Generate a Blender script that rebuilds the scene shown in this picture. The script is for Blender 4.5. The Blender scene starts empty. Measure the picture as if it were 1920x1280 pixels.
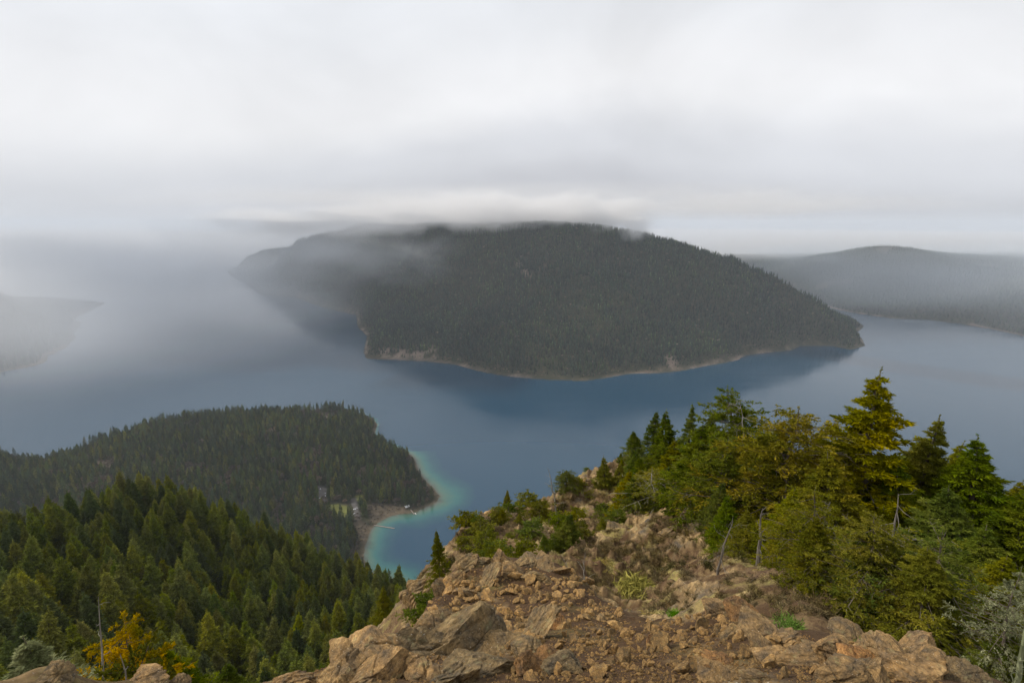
import bpy, math, random
import numpy as np
from mathutils import Vector

# ------------------------------------------------------------------ camera, sky, sun, exposure
scene = bpy.context.scene
H = 600.0                       # eye height above the lake, metres
F = 960.0                       # focal length in pixels of a 1920 px wide frame
V0 = 425.0                      # pixel row of the true horizon
TH = math.atan((640 - V0) / F)
cam_d = bpy.data.cameras.new("camera")
cam_d.sensor_width = 36.0
cam_d.lens = 18.0
cam_d.clip_start = 0.05
cam_d.clip_end = 90000.0
cam = bpy.data.objects.new("camera", cam_d)
scene.collection.objects.link(cam)
cam.location = (0, 0, H)
cam.rotation_euler = (math.pi / 2 - TH, 0, 0)
scene.camera = cam
scene.render.resolution_x, scene.render.resolution_y = 1024, 682

SUN_EL, SUN_AZ = math.radians(38), math.radians(-78)      # azimuth from +Y, negative = left
world = bpy.data.worlds.new("World")
scene.world = world
world.use_nodes = True
wt = world.node_tree
for n in list(wt.nodes):
    wt.nodes.remove(n)


class NT:
    """small helper to wire node trees"""
    def __init__(self, tree):
        self.t = tree

    def n(self, kind, **kw):
        nd = self.t.nodes.new(kind)
        for k, v in kw.items():
            if k.startswith('i_'):
                key = k[2:]
                key = int(key) if key.isdigit() else key
                nd.inputs[key].default_value = v
            else:
                setattr(nd, k, v)
        return nd

    def l(self, a, b):
        self.t.links.new(a, b)

    def math(self, op, a, b=None, clamp=False):
        nd = self.t.nodes.new('ShaderNodeMath')
        nd.operation = op
        nd.use_clamp = clamp
        for i, x in enumerate((a, b)):
            if x is None:
                continue
            if isinstance(x, (int, float)):
                nd.inputs[i].default_value = x
            else:
                self.l(x, nd.inputs[i])
        return nd.outputs[0]

    def ramp(self, fac, stops, interp='LINEAR'):
        nd = self.t.nodes.new('ShaderNodeValToRGB')
        cr = nd.color_ramp
        cr.interpolation = interp
        while len(cr.elements) > 1:
            cr.elements.remove(cr.elements[0])
        for i, (p, c) in enumerate(stops):
            e = cr.elements[0] if i == 0 else cr.elements.new(p)
            e.position = p
            if isinstance(c, (int, float)):
                c = (c, c, c)
            e.color = (*c, 1)
        self.l(fac, nd.inputs[0])
        return nd.outputs[0]

    def mix(self, fac, a, b, mode='MIX'):
        nd = self.t.nodes.new('ShaderNodeMix')
        nd.data_type = 'RGBA'
        nd.blend_type = mode
        for i, x in ((0, fac), (6, a), (7, b)):
            if isinstance(x, (int, float)):
                nd.inputs[i].default_value = x if i == 0 else (x, x, x, 1)
            elif isinstance(x, tuple):
                nd.inputs[i].default_value = (*x, 1)
            else:
                self.l(x, nd.inputs[i])
        return nd.outputs[2]

    def noise(self, vec, scale, detail=4, rough=0.55, dist=0.0, col=False):
        nd = self.n('ShaderNodeTexNoise', i_Scale=scale, i_Detail=detail, i_Roughness=rough, i_Distortion=dist)
        if vec is not None:
            self.l(vec, nd.inputs['Vector'])
        return nd.outputs['Color' if col else 'Fac']

    def mapping(self, vec, scale=(1, 1, 1), loc=(0, 0, 0), rot=(0, 0, 0)):
        nd = self.n('ShaderNodeMapping')
        nd.inputs['Scale'].default_value = scale
        nd.inputs['Location'].default_value = loc
        nd.inputs['Rotation'].default_value = rot
        self.l(vec, nd.inputs['Vector'])
        return nd.outputs[0]


w = NT(wt)
tc = w.n('ShaderNodeTexCoord')
skyt = w.n('ShaderNodeTexSky', sky_type='NISHITA')
skyt.sun_disc = False
skyt.sun_elevation = SUN_EL
skyt.sun_rotation = SUN_AZ
skyt.altitude = 800
sep = w.n('ShaderNodeSeparateXYZ')
w.l(tc.outputs['Generated'], sep.inputs[0])
zz = sep.outputs['Z']
ns = w.noise(w.mapping(tc.outputs['Generated'], (1.0, 1.0, 2.0), (3.1, 0.4, 0.3)), 1.7, 4, 0.5, 0.3)
ns2 = w.noise(w.mapping(tc.outputs['Generated'], (1.0, 1.0, 1.7), (0.3, 5.1, 1.3)), 2.6, 4, 0.5, 0.4)
# height in the sky, stirred by the cloud noise, then read off as cloud brightness
hh = w.math('ADD', zz, w.math('MULTIPLY', w.math('SUBTRACT', ns, 0.5), 0.14))
hh = w.math('ADD', hh, w.math('MULTIPLY', w.math('ABSOLUTE', w.math('SUBTRACT', sep.outputs['X'], 0.20)), 0.12))
cloud = w.ramp(hh, [(0.0, (.60, .612, .65)), (0.03, (.60, .61, .645)), (0.075, (.590, .60, .64)),
                    (0.15, (.72, .735, .775)), (0.24, (.91, .915, .935)), (0.42, (.84, .865, .905)),
                    (0.75, (.86, .88, .92)), (1.0, (.92, .93, .95))], 'EASE')
cloud = w.mix(1.0, cloud, w.ramp(ns2, [(0.30, .90), (0.70, 1.07)]), 'MULTIPLY')
cloudv = w.mix(1.0, cloud, (10.0, 10.0, 10.0), 'MULTIPLY')
tot = w.mix(0.99, skyt.outputs[0], cloudv)
bg = w.n('ShaderNodeBackground', i_Strength=0.10)
w.l(tot, bg.inputs['Color'])
wo = w.n('ShaderNodeOutputWorld')
w.l(bg.outputs[0], wo.inputs['Surface'])

sun_d = bpy.data.lights.new("sun", 'SUN')
sun_d.energy = 3.4
sun_d.angle = math.radians(9)
sun_d.color = (1.0, 0.90, 0.76)
sun = bpy.data.objects.new("sun", sun_d)
scene.collection.objects.link(sun)
sdir = Vector((math.cos(SUN_EL) * math.sin(SUN_AZ), math.cos(SUN_EL) * math.cos(SUN_AZ), math.sin(SUN_EL)))
sun.rotation_euler = sdir.to_track_quat('Z', 'Y').to_euler()

vs = scene.view_settings
vs.view_transform = 'Standard'
vs.look = 'None'
vs.exposure = 0.0
vs.gamma = 1.0
vs.use_curve_mapping = False
cy = scene.cycles
cy.max_bounces = 7
cy.diffuse_bounces = 3
cy.glossy_bounces = 2
cy.transparent_max_bounces = 4
cy.volume_bounces = 4
cy.use_denoising = True
cy.use_adaptive_sampling = True
cy.adaptive_threshold = 0.02
cy.volume_step_rate = 1.0
cy.caustics_reflective = False
cy.caustics_refractive = False

# ------------------------------------------------------------------ helpers
COL = scene.collection
rng = np.random.default_rng(7)


def ray(u, v):
    """direction of a picture point (1920x1280 frame) as seen from the viewpoint"""
    u = np.asarray(u, float)
    v = np.asarray(v, float)
    a = (u - 960) / F
    b = -(v - 640) / F
    return a, math.cos(TH) + b * math.sin(TH), -math.sin(TH) + b * math.cos(TH)


def at_z(u, v, z=0.0):
    x, y, k = ray(u, v)
    t = (z - H) / k
    return np.array([x * t, y * t, z + 0 * t])


def at_r(u, v, r):
    """the point seen at (u, v) that stands r metres away measured level"""
    x, y, k = ray(u, v)
    t = r / np.hypot(x, y)
    return np.array([x * t, y * t, H + k * t])


def mesh_np(name, verts, faces, smooth=False, attrs=None):
    """mesh from arrays; faces is (n, 3 or 4) or a list of such"""
    me = bpy.data.meshes.new(name)
    verts = np.asarray(verts, np.float32)
    fl = faces if isinstance(faces, list) and isinstance(faces[0], np.ndarray) else [faces]
    fl = [np.asarray(f, np.int32) for f in fl if len(f)]
    me.vertices.add(len(verts))
    me.vertices.foreach_set('co', verts.ravel())
    nl = sum(f.size for f in fl)
    nf = sum(len(f) for f in fl)
    me.loops.add(nl)
    me.loops.foreach_set('vertex_index', np.concatenate([f.ravel() for f in fl]))
    me.polygons.add(nf)
    starts, s = [], 0
    for f in fl:
        starts.append(s + np.arange(len(f)) * f.shape[1])
        s += f.size
    me.polygons.foreach_set('loop_start', np.concatenate(starts).astype(np.int32))
    me.update(calc_edges=True)
    me.polygons.foreach_set('use_smooth', np.full(nf, smooth))
    for k, a in (attrs or {}).items():
        at = me.attributes.new(k, 'FLOAT', 'POINT')
        at.data.foreach_set('value', np.asarray(a, np.float32))
    me.validate()
    return me


def obj(name, me, mat=None, parent=None, label=None, cat=None, group=None, kind=None, loc=None, rot=None, scl=None):
    o = bpy.data.objects.new(name, me)
    COL.objects.link(o)
    if mat is not None and me is not None and len(me.materials) == 0:
        me.materials.append(mat)
    if parent is not None:
        o.parent = parent
    for k, v in (('label', label), ('category', cat), ('group', group), ('kind', kind)):
        if v:
            o[k] = v
    if loc is not None:
        o.location = [float(c) for c in loc]
    if rot is not None:
        o.rotation_euler = [float(c) for c in rot]
    if scl is not None:
        o.scale = (scl,) * 3 if np.isscalar(scl) else scl
    return o


def grid_faces(nu, nv):
    i = np.arange(nu * nv).reshape(nu, nv)
    return np.stack([i[:-1, :-1], i[1:, :-1], i[1:, 1:], i[:-1, 1:]], -1).reshape(-1, 4)


_P = np.random.default_rng(3).permutation(256)
_P = np.concatenate([_P, _P, _P])
_G = np.random.default_rng(4).normal(size=(256, 3))
_G /= np.linalg.norm(_G, axis=1)[:, None]


def perlin(x, y, z=0.0):
    x, y, z = np.broadcast_arrays(np.asarray(x, float), np.asarray(y, float), np.asarray(z, float))
    xi, yi, zi = np.floor(x), np.floor(y), np.floor(z)
    fx, fy, fz = x - xi, y - yi, z - zi
    xi, yi, zi = xi.astype(int) & 255, yi.astype(int) & 255, zi.astype(int) & 255
    u, v, t = (q * q * q * (q * (q * 6 - 15) + 10) for q in (fx, fy, fz))
    out = 0
    for dx in (0, 1):
        for dy in (0, 1):
            for dz in (0, 1):
                g = _G[_P[_P[_P[xi + dx] + yi + dy] + zi + dz]]
                d = g[..., 0] * (fx - dx) + g[..., 1] * (fy - dy) + g[..., 2] * (fz - dz)
                out = out + d * (u if dx else 1 - u) * (v if dy else 1 - v) * (t if dz else 1 - t)
    return out


def fbm(x, y, z=0.0, octv=5, lac=2.03, gain=0.5, ridged=False):
    s, a, o = 0, 1.0, 0
    for _ in range(octv):
        n = perlin(x, y, z)
        s = s + a * ((1 - 2 * np.abs(n)) - 0.5 if ridged else n)
        x, y, z = x * lac + 13.7, y * lac + 5.1, z * lac + 9.2
        a *= gain
    return s


def rbf(px, pv, c=0.0, smooth=0.0):
    """smooth surface through scattered values; returns a function of (..., 2) points"""
    px = np.asarray(px, float)
    pv = np.asarray(pv, float)
    n = len(px)
    d = np.sqrt(((px[:, None] - px[None]) ** 2).sum(-1) + c * c)
    A = np.zeros((n + 3, n + 3))
    A[:n, :n] = d - np.eye(n) * smooth
    A[:n, n] = 1
    A[:n, n + 1:] = px
    A[n:, :n] = A[:n, n:].T
    sol = np.linalg.lstsq(A, np.concatenate([pv, np.zeros(3)]), rcond=None)[0]

    def f(q):
        q = np.asarray(q, float)
        sh = q.shape[:-1]
        q = q.reshape(-1, 2)
        out = np.empty(len(q))
        for s in range(0, len(q), 20000):
            b = q[s:s + 20000]
            dd = np.sqrt(((b[:, None] - px[None]) ** 2).sum(-1) + c * c)
            out[s:s + 20000] = dd @ sol[:n] + sol[n] + b @ sol[n + 1:]
        return out.reshape(sh)
    return f


def poly_sd(poly, X, Y):
    """signed distance to a closed outline, positive inside"""
    P = np.asarray(poly, float)
    Q = np.roll(P, -1, 0)
    d = np.full(X.shape, 1e18)
    ins = np.zeros(X.shape, bool)
    for (x0, y0), (x1, y1) in zip(P, Q):
        ex, ey = x1 - x0, y1 - y0
        t = np.clip(((X - x0) * ex + (Y - y0) * ey) / max(ex * ex + ey * ey, 1e-9), 0, 1)
        d = np.minimum(d, (X - x0 - t * ex) ** 2 + (Y - y0 - t * ey) ** 2)
        if y0 != y1:
            ins ^= ((y0 > Y) != (y1 > Y)) & (X < ex * (Y - y0) / (y1 - y0) + x0)
    d = np.sqrt(d)
    return np.where(ins, d, -d)


def sstep(a, b, x):
    t = np.clip((x - a) / (b - a), 0, 1)
    return t * t * (3 - 2 * t)


def new_mat(name):
    m = bpy.data.materials.new(name)
    m.use_nodes = True
    t = m.node_tree
    for n in list(t.nodes):
        t.nodes.remove(n)
    k = NT(t)
    out = k.n('ShaderNodeOutputMaterial')
    return m, k, out


def pbr(name, build, rough=0.9, spec=0.3):
    """build(k) -> colour socket, or (colour, height socket, bump distance, strength)"""
    m, k, out = new_mat(name)
    b = k.n('ShaderNodeBsdfPrincipled', i_Roughness=rough)
    b.inputs['Specular IOR Level'].default_value = spec
    r = build(k)
    if isinstance(r, tuple) and len(r) == 4 and not isinstance(r[0], float):
        c, h, dist, st = r
        bp = k.n('ShaderNodeBump', i_Distance=dist, i_Strength=st)
        k.l(h, bp.inputs['Height'])
        k.l(bp.outputs[0], b.inputs['Normal'])
    else:
        c = r
    if isinstance(c, tuple):
        b.inputs['Base Color'].default_value = (*c, 1)
    else:
        k.l(c, b.inputs['Base Color'])
    k.l(b.outputs[0], out.inputs['Surface'])
    return m


def leaf_mat(name, c0, c1, c2, amt=0.25, hscale=0.35, trans=0.25, hj=0.03, locs=0.006, satr=0.25):
    """foliage: three hues mixed by noise in the crown, varied from tree to tree"""
    m, k, out = new_mat(name)
    oi = k.n('ShaderNodeObjectInfo')
    geo = k.n('ShaderNodeNewGeometry')
    ta = k.n('ShaderNodeTexCoord')
    n1 = k.noise(ta.outputs['Object'], hscale, 3, 0.6)
    base = k.ramp(n1, [(0.32, c0), (0.5, c1), (0.70, c2)])
    isl = k.ramp(geo.outputs['Random Per Island'], [(0, 0.6), (0.55, 1.0), (1, 1.6)])
    base = k.mix(1.0, base, isl, 'MULTIPLY')
    # stands of lighter and darker trees across the land
    pn = k.noise(oi.outputs['Location'], locs, 4, .6)
    base = k.mix(1.0, base, k.ramp(pn, [(.32, (.62, .66, .78)), (.5, (1, 1, 1)), (.68, (1.45, 1.32, 1.05))]), 'MULTIPLY')
    hs = k.n('ShaderNodeHueSaturation')
    k.l(base, hs.inputs['Color'])
    k.l(k.math('ADD', k.math('MULTIPLY', oi.outputs['Random'], hj), 0.500 - hj * 0.4), hs.inputs['Hue'])
    r2 = k.math('FRACT', k.math('MULTIPLY', oi.outputs['Random'], 7.31))
    k.l(k.math('ADD', k.math('MULTIPLY', r2, 2 * amt), 1 - amt), hs.inputs['Value'])
    r3 = k.math('FRACT', k.math('MULTIPLY', oi.outputs['Random'], 13.7))
    k.l(k.math('ADD', k.math('MULTIPLY', r3, satr), 1.08 - satr), hs.inputs['Saturation'])
    d = k.n('ShaderNodeBsdfDiffuse', i_Roughness=0.6)
    tr = k.n('ShaderNodeBsdfTranslucent')
    mx = k.n('ShaderNodeMixShader', i_0=trans)
    k.l(hs.outputs[0], d.inputs[0])
    k.l(hs.outputs[0], tr.inputs[0])
    k.l(d.outputs[0], mx.inputs[1])
    k.l(tr.outputs[0], mx.inputs[2])
    k.l(mx.outputs[0], out.inputs['Surface'])
    return m

# ------------------------------------------------------------------ materials of the land
def c_forest_floor(k):
    tco = k.n('ShaderNodeTexCoord').outputs['Object']
    n = k.noise(tco, 0.03, 5, 0.65)
    c = k.ramp(n, [(0.35, (.022, .026, .012)), (0.55, (.040, .038, .020)), (0.7, (.07, .055, .032))])
    for at, col in (('meadow', (.120, .130, .035)), ('dry', (.105, .084, .058)), ('road', (.115, .108, .105)), ('rock', (.22, .165, .13))):
        a = k.n('ShaderNodeAttribute', attribute_name=at).outputs['Fac']
        d = k.noise(tco, 0.12, 5, 0.7)
        cc = k.mix(1.0, col, k.ramp(d, [(0.3, .55), (0.7, 1.35)]), 'MULTIPLY')
        c = k.mix(a, c, cc)
    return c


M_floor = pbr("forest_floor", c_forest_floor, 0.95, 0.1)


def c_water():
    m, k, out = new_mat("lake_water")
    tco = k.n('ShaderNodeTexCoord').outputs['Object']
    sh = k.n('ShaderNodeAttribute', attribute_name='shallow').outputs['Fac']
    n = k.noise(tco, 0.022, 6, 0.7)
    s2 = k.math('ADD', sh, k.math('MULTIPLY', k.math('SUBTRACT', n, 0.5), 0.55), True)
    s2 = k.math('MULTIPLY', s2, k.math('GREATER_THAN', sh, 0.001))
    body = k.ramp(s2, [(0.0, (.003, .040, .082)), (0.35, (.008, .060, .085)), (0.65, (.020, .105, .105)), (0.85, (.055, .120, .090)), (1.0, (.070, .070, .050))])
    d = k.n('ShaderNodeBsdfDiffuse')
    k.l(body, d.inputs[0])
    g = k.n('ShaderNodeBsdfGlossy', i_Roughness=0.16)
    wn = k.noise(k.mapping(tco, (1, 1, 1)), 0.0035, 3, 0.5, 0.6)
    wn2 = k.noise(k.mapping(tco, (.0022, .014, 1), rot=(0, 0, .3)), 1.0, 4, 0.6, 0.4)
    k.l(k.math('ADD', k.ramp(wn, [(0.35, .10), (0.65, .17)]), k.math('MULTIPLY', k.ramp(wn2, [(.45, 0), (.62, 1)]), .04)), g.inputs['Roughness'])
    fr = k.n('ShaderNodeFresnel', i_IOR=1.52)
    mx = k.n('ShaderNodeMixShader')
    k.l(fr.outputs[0], mx.inputs[0])
    k.l(d.outputs[0], mx.inputs[1])
    k.l(g.outputs[0], mx.inputs[2])
    k.l(mx.outputs[0], out.inputs['Surface'])
    return m


M_water = c_water()

# ------------------------------------------------------------------ near shore: outline of the land the viewer stands on
shore_px = [(702, 812), (712, 826), (740, 836), (764, 846), (777, 860), (783, 880), (798, 902), (815, 918), (824, 930),
            (818, 940), (800, 949), (782, 957), (766, 962), (750, 963), (735, 966), (718, 973), (706, 981), (697, 990),
            (690, 1005), (684, 1022), (681, 1045), (690, 1070)]
sky_px = [(697, 764), (640, 746), (560, 752), (430, 757), (300, 771), (200, 800), (110, 836), (90, 842), (0, 826)]
shoreA = [tuple(at_z(u, v, 0)[:2]) for u, v in shore_px]
shoreB = [tuple(at_z(u, v, 36)[:2]) for u, v in sky_px]
LAND = ([(-420, 1500)] + shoreA + [(-190, 770), (-90, 690), (60, 600), (400, 480), (1400, 300), (2500, -800), (-3200, -800), (-3400, 900)]
        + [tuple(at_z(-160, 800, 30)[:2])] + shoreB[::-1])


def tgrid(*segs):
    """coordinates with several spacings: (start, stop, step), ..."""
    out = []
    for a, b, s in segs:
        out.append(np.arange(a, b, s))
    return np.concatenate(out + [[segs[-1][1]]])


def wp(u, v, r, dz=0):
    p = at_r(u, v, r)
    return (p[0], p[1], p[2] + dz)


TD = 27      # how far the ground lies under the tree tops of the left hill
ctl = [wp(-150, 1010, 290, -TD), wp(0, 985, 300, -TD), wp(100, 958, 315, -TD), wp(200, 925, 330, -TD), wp(300, 906, 340, -TD),
       wp(370, 930, 335, -TD), wp(430, 965, 330, -TD), wp(500, 990, 320, -TD), wp(570, 1016, 310, -TD), wp(640, 1045, 300, -TD), wp(700, 1070, 290, -TD), wp(770, 1100, 265, -TD),
       wp(830, 1140, 230, -TD), wp(900, 1200, 190, -TD),
       wp(260, 1000, 245, -TD), wp(200, 1100, 175, -TD), wp(150, 1200, 130, -TD), wp(100, 1290, 105, -TD), wp(-100, 1100, 170, -TD), wp(-150, 1280, 100, -TD),
       wp(0, 1080, 200, -TD), wp(0, 1180, 140, -TD),
       wp(400, 1080, 225, -TD), wp(520, 1100, 230, -TD), wp(620, 1120, 215, -TD), wp(700, 1130, 190, -TD),
       wp(380, 1200, 150, -TD), wp(480, 1260, 135, -TD), wp(560, 1200, 150, -TD), wp(620, 1240, 110, -TD), wp(700, 1200, 105, -TD), wp(300, 1290, 105, -TD), wp(450, 1330, 95, -TD),
       wp(760, 1150, 130, -TD), wp(800, 1200, 90, -TD)]
for az in range(-180, 181, 30):
    a = math.radians(az)
    for r, z in ((12, 545), (40, 515)):
        ctl.append((r * math.sin(a), r * math.cos(a), z))
for az in (-180, -150, -120, -90, 90, 120, 150, 180):
    a = math.radians(az)
    ctl += [(150 * math.sin(a), 150 * math.cos(a), 500), (500 * math.sin(a), 500 * math.cos(a), 470)]
for az, r, z in ((20, 60, 480), (20, 150, 400), (20, 300, 200), (45, 60, 500), (45, 150, 420), (45, 400, 250), (70, 300, 400), (70, 700, 300), (0, 120, 430), (0, 250, 300), (0, 420, 120),
                 (-20, 430, 190), (-20, 560, 70), (-30, 460, 210), (-30, 600, 60), (-40, 450, 250), (-40, 620, 70), (-50, 450, 280), (-50, 700, 110), (-60, 500, 300), (-60, 900, 120),
                 (-14, 420, 150), (-14, 560, 60), (-8, 420, 130), (-8, 560, 60)):
    a = math.radians(az)
    ctl.append((r * math.sin(a), r * math.cos(a), z))
for x, y, z in ((-330, 900, 5), (-420, 960, 6), (-380, 1050, 8), (-330, 1150, 16), (-450, 1250, 22), (-600, 1100, 14), (-600, 900, 12), (-700, 1300, 24),
                (-420, 780, 18), (-600, 740, 30), (-850, 850, 25), (-900, 1200, 30), (-1200, 1100, 35), (-1000, 1450, 20), (-1500, 900, 60), (-2200, 700, 120), (-560, 1440, 22),
                (-230, 1020, 5), (-260, 1100, 10), (-390, 1400, 12), (-1400, 1300, 14), (-2600, 1200, 20)):
    ctl.append((x, y, z))
for x, y in shoreA[::3] + shoreB:
    ctl.append((x, y, 1.5))
ctl = np.array(ctl)
hill_f = rbf(ctl[:, :2] / 100, ctl[:, 2], c=0.25, smooth=0.02)


def land_z(X, Y):
    sd = poly_sd(LAND, X, Y)
    z = hill_f(np.stack([X, Y], -1) / 100)
    r = np.hypot(X, Y)
    z = z + fbm(X / 130, Y / 130, 1.0, 5) * (2 + 5 * sstep(90, 400, r) * sstep(20, 150, z)) + fbm(X / 60, Y / 60, 4.0, 3) * 3
    cap = 0.4 + 0.30 * np.maximum(sd, 0) + 0.0012 * np.maximum(sd, 0) ** 2
    zi = -np.log(np.exp(-np.clip(z, -50, 700) / 6) + np.exp(-np.clip(cap, 0, 700) / 6) + 1e-300) * 6
    zi = np.where(cap > 200, z, zi)
    zi = np.maximum(zi, 0.25)
    return np.where(sd > 0, zi, np.maximum(-0.06 * -sd, -0.8)), sd


gx = tgrid((-3400, -1500, 40), (-1500, -800, 14), (-800, -430, 8), (-430, -120, 4), (-120, 300, 8), (300, 1500, 30))
gy = tgrid((-400, 0, 25), (0, 60, 8), (60, 800, 7), (800, 1120, 4), (1120, 1700, 9), (1700, 2300, 30))
GX, GY = np.meshgrid(gx, gy, indexing='ij')
GZ, SD = land_z(GX, GY)


def px_poly(pts, z=5):
    return [tuple(at_z(u, v, z)[:2]) for u, v in pts]


P_meadow = px_poly([(612, 946), (634, 944), (656, 951), (660, 962), (648, 975), (628, 968), (613, 962)])
P_meadow2 = px_poly([(665, 932), (682, 930), (680, 943), (668, 941)])
P_lot = px_poly([(657, 937), (667, 935), (671, 950), (676, 970), (670, 973), (661, 962)])
P_lot2 = px_poly([(596, 916), (612, 920), (612, 940), (598, 944)])
P_road = px_poly([(592, 987), (604, 994), (622, 1004), (640, 1018), (634, 1020), (614, 1008), (596, 994)])
P_shrub = px_poly([(690, 946), (720, 944), (760, 948), (768, 955), (745, 964), (722, 970), (708, 978), (694, 972)])
P_shrub2 = px_poly([(668, 965), (690, 980), (700, 984), (690, 1004), (684, 1020), (670, 1000), (662, 985)])
P_brown = px_poly([(165, 865), (200, 868), (225, 885), (200, 892), (178, 880)], 20)
P_brown2 = px_poly([(585, 765), (620, 770), (640, 782), (600, 790), (580, 780)], 20)
OPEN = [P_meadow, P_meadow2, P_lot, P_lot2, P_road, P_shrub, P_shrub2, P_brown, P_brown2]


def soft(poly, X, Y, e=5.0):
    return sstep(-e, e, poly_sd(poly, X, Y))


near = (GX > -2000) & (GY > 500)
W = {}
for nm, ps in (('meadow', [P_meadow, P_meadow2]), ('road', [P_lot, P_lot2, P_road]), ('dry', [P_shrub, P_shrub2, P_brown, P_brown2])):
    a = np.zeros(GX.shape)
    for p in ps:
        a = np.maximum(a, soft(p, GX, GY, 4))
    W[nm] = a.ravel()
W['dry'] = np.maximum(W['dry'], (sstep(12, 3, SD) * (SD > -3)).ravel() * 0.6)
W['rock'] = np.zeros(GX.size)
hv = np.stack([GX, GY, GZ], -1).reshape(-1, 3)
ff = grid_faces(len(gx), len(gy))
hillside = obj("hillside", mesh_np("hillside", hv, ff, True, W), M_floor, kind='structure')

# ------------------------------------------------------------------ the mountain across the water
mt_front = [(426, 508), (436, 516), (470, 535), (495, 552), (560, 557), (600, 572), (640, 583), (671, 590), (673, 612), (690, 630),
            (686, 648), (685, 662), (690, 672), (740, 674), (800, 677), (850, 682), (900, 695), (950, 704), (1000, 709), (1050, 712), (1100, 713),
            (1140, 707), (1180, 700), (1230, 699), (1280, 694), (1330, 684), (1380, 675), (1400, 665), (1480, 656), (1500, 648), (1560, 648), (1595, 655), (1620, 648),
            (1612, 632), (1604, 624), (1618, 612), (1606, 603)]
MT = [tuple(at_z(u, v)[:2]) for u, v in mt_front]
MT += [(2250, 3350), (2150, 3900), (1500, 4600), (300, 5200), (-1200, 6300), (-2800, 7600), (-3900, 7700)]
mc = [(x, y, 0) for x, y in MT]
for u, v, r in ((1600, 602, 3270), (1570, 588, 3250), (1540, 573, 3200), (1480, 545, 3100), (1440, 531, 3050), (1400, 517, 3000), (1360, 494, 3000), (1330, 474, 3000), (1300, 466, 3000), (1270, 458, 3000),
                (1230, 449, 3050), (1180, 440, 3050), (1120, 428, 3050), (1050, 427, 3050), (960, 430, 3100), (900, 434, 3150), (850, 440, 3300), (760, 440, 3700),
                (700, 440, 4100), (650, 440, 4500), (600, 443, 4900), (575, 458, 5100), (530, 464, 5600), (480, 470, 6300), (440, 492, 7400),
                (1000, 560, 2550), (900, 560, 2700), (1100, 600, 2350), (1250, 580, 2550), (1350, 590, 2650), (1000, 640, 2200), (800, 600, 2700), (750, 550, 3250),
                (1450, 600, 2850), (1520, 620, 2900), (720, 630, 2600), (760, 640, 2480), (700, 560, 3500), (840, 640, 2380), (620, 530, 4350)):
    mc.append(wp(u, v, r, -20 if 1200 < u and v < 600 else 0))
mc += [(900, 3700, 380), (0, 4200, 430), (-900, 5000, 430), (-1900, 6000, 330)]
mc = np.array(mc, float)
mt_f = rbf(mc[:, :2] / 400, mc[:, 2], c=0.12, smooth=0.01)


def mt_crest(X, Y):
    """how far a place lies from the long right-hand crest line"""
    c = np.array([at_r(u, v, r)[:2] for u, v, r in ((1230, 449, 3050), (1300, 466, 3000), (1400, 517, 3000), (1480, 545, 3100), (1540, 573, 3200), (1600, 602, 3270))])
    d = np.full(np.shape(X), 1e9)
    for (x0, y0), (x1, y1) in zip(c[:-1], c[1:]):
        ex, ey = x1 - x0, y1 - y0
        t = np.clip(((X - x0) * ex + (Y - y0) * ey) / (ex * ex + ey * ey), 0, 1)
        d = np.minimum(d, np.hypot(X - x0 - t * ex, Y - y0 - t * ey))
    return d + 40


def mt_z(X, Y):
    sd = poly_sd(MT, X, Y)
    z = mt_f(np.stack([X, Y], -1) / 400)
    am = sstep(0, 260, z)
    z = z + am * ((fbm(X / 520, Y / 520, 2.2, 5, ridged=True) - .62) * (100 - 55 * sstep(380, 560, z)) * sstep(0, 250, mt_crest(X, Y)) + fbm(X / 170, Y / 170, 7.7, 4) * 13)
    z = np.where(z > 590, 590 + 45 * (1 - np.exp(-(z - 590) / 60)), z)
    cap = 3.0 + 1.1 * np.maximum(sd, 0)
    z = np.minimum(z, cap)
    z = np.maximum(z, 0.3 + np.minimum(0.25 * np.maximum(sd, 0), 25))
    return np.where(sd > 0, z, np.maximum(0.05 * sd, -0.8)), sd


mx_ = tgrid((-4200, -1300, 34), (-1300, 2000, 14), (2000, 2500, 22))
my_ = tgrid((1900, 3400, 14), (3400, 7900, 36))
MX, MY = np.meshgrid(mx_, my_, indexing='ij')
MZ, MSD = mt_z(MX, MY)


def to_px(X, Y, Z):
    """where a point shows in the 1920x1280 frame (used to pick which ground a clearing covers)"""
    y, z = Y, Z - H
    fwd = y * math.cos(TH) - z * math.sin(TH)
    up = y * math.sin(TH) + z * math.cos(TH)
    fwd = np.maximum(fwd, 1e-3)
    return 960 + F * X / fwd, 640 - F * up / fwd


def patch(X, Y, Z, pts):
    u, v = to_px(X, Y, Z)
    return poly_sd(pts, u, v)


cliffs = [[(708, 656), (735, 650), (760, 655), (795, 646), (818, 650), (820, 672), (770, 676), (720, 672)],
          [(962, 486), (975, 492), (1000, 520), (985, 518), (972, 500)], [(1008, 505), (1022, 500), (1018, 515), (1010, 518)],
          [(1095, 522), (1110, 516), (1108, 526)], [(1240, 668), (1262, 664), (1280, 692), (1236, 696)], [(1330, 676), (1395, 668), (1395, 676), (1340, 690)]]
rockw = np.zeros(MX.shape)
for c in cliffs:
    rockw = np.maximum(rockw, sstep(-5, 5, patch(MX, MY, MZ, c)) * sstep(-.35, .25, fbm(MX / 45, MY / 45, 3, 3)) * .85)
shw = sstep(17, 6, MSD) * (MSD > -8) * sstep(-0.1, 0.4, fbm(MX / 160, MY / 160, 9, 3))
WM = {'rock': np.maximum(rockw, shw * 0.9).ravel(), 'meadow': np.zeros(MX.size), 'road': np.zeros(MX.size), 'dry': np.zeros(MX.size)}
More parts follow.
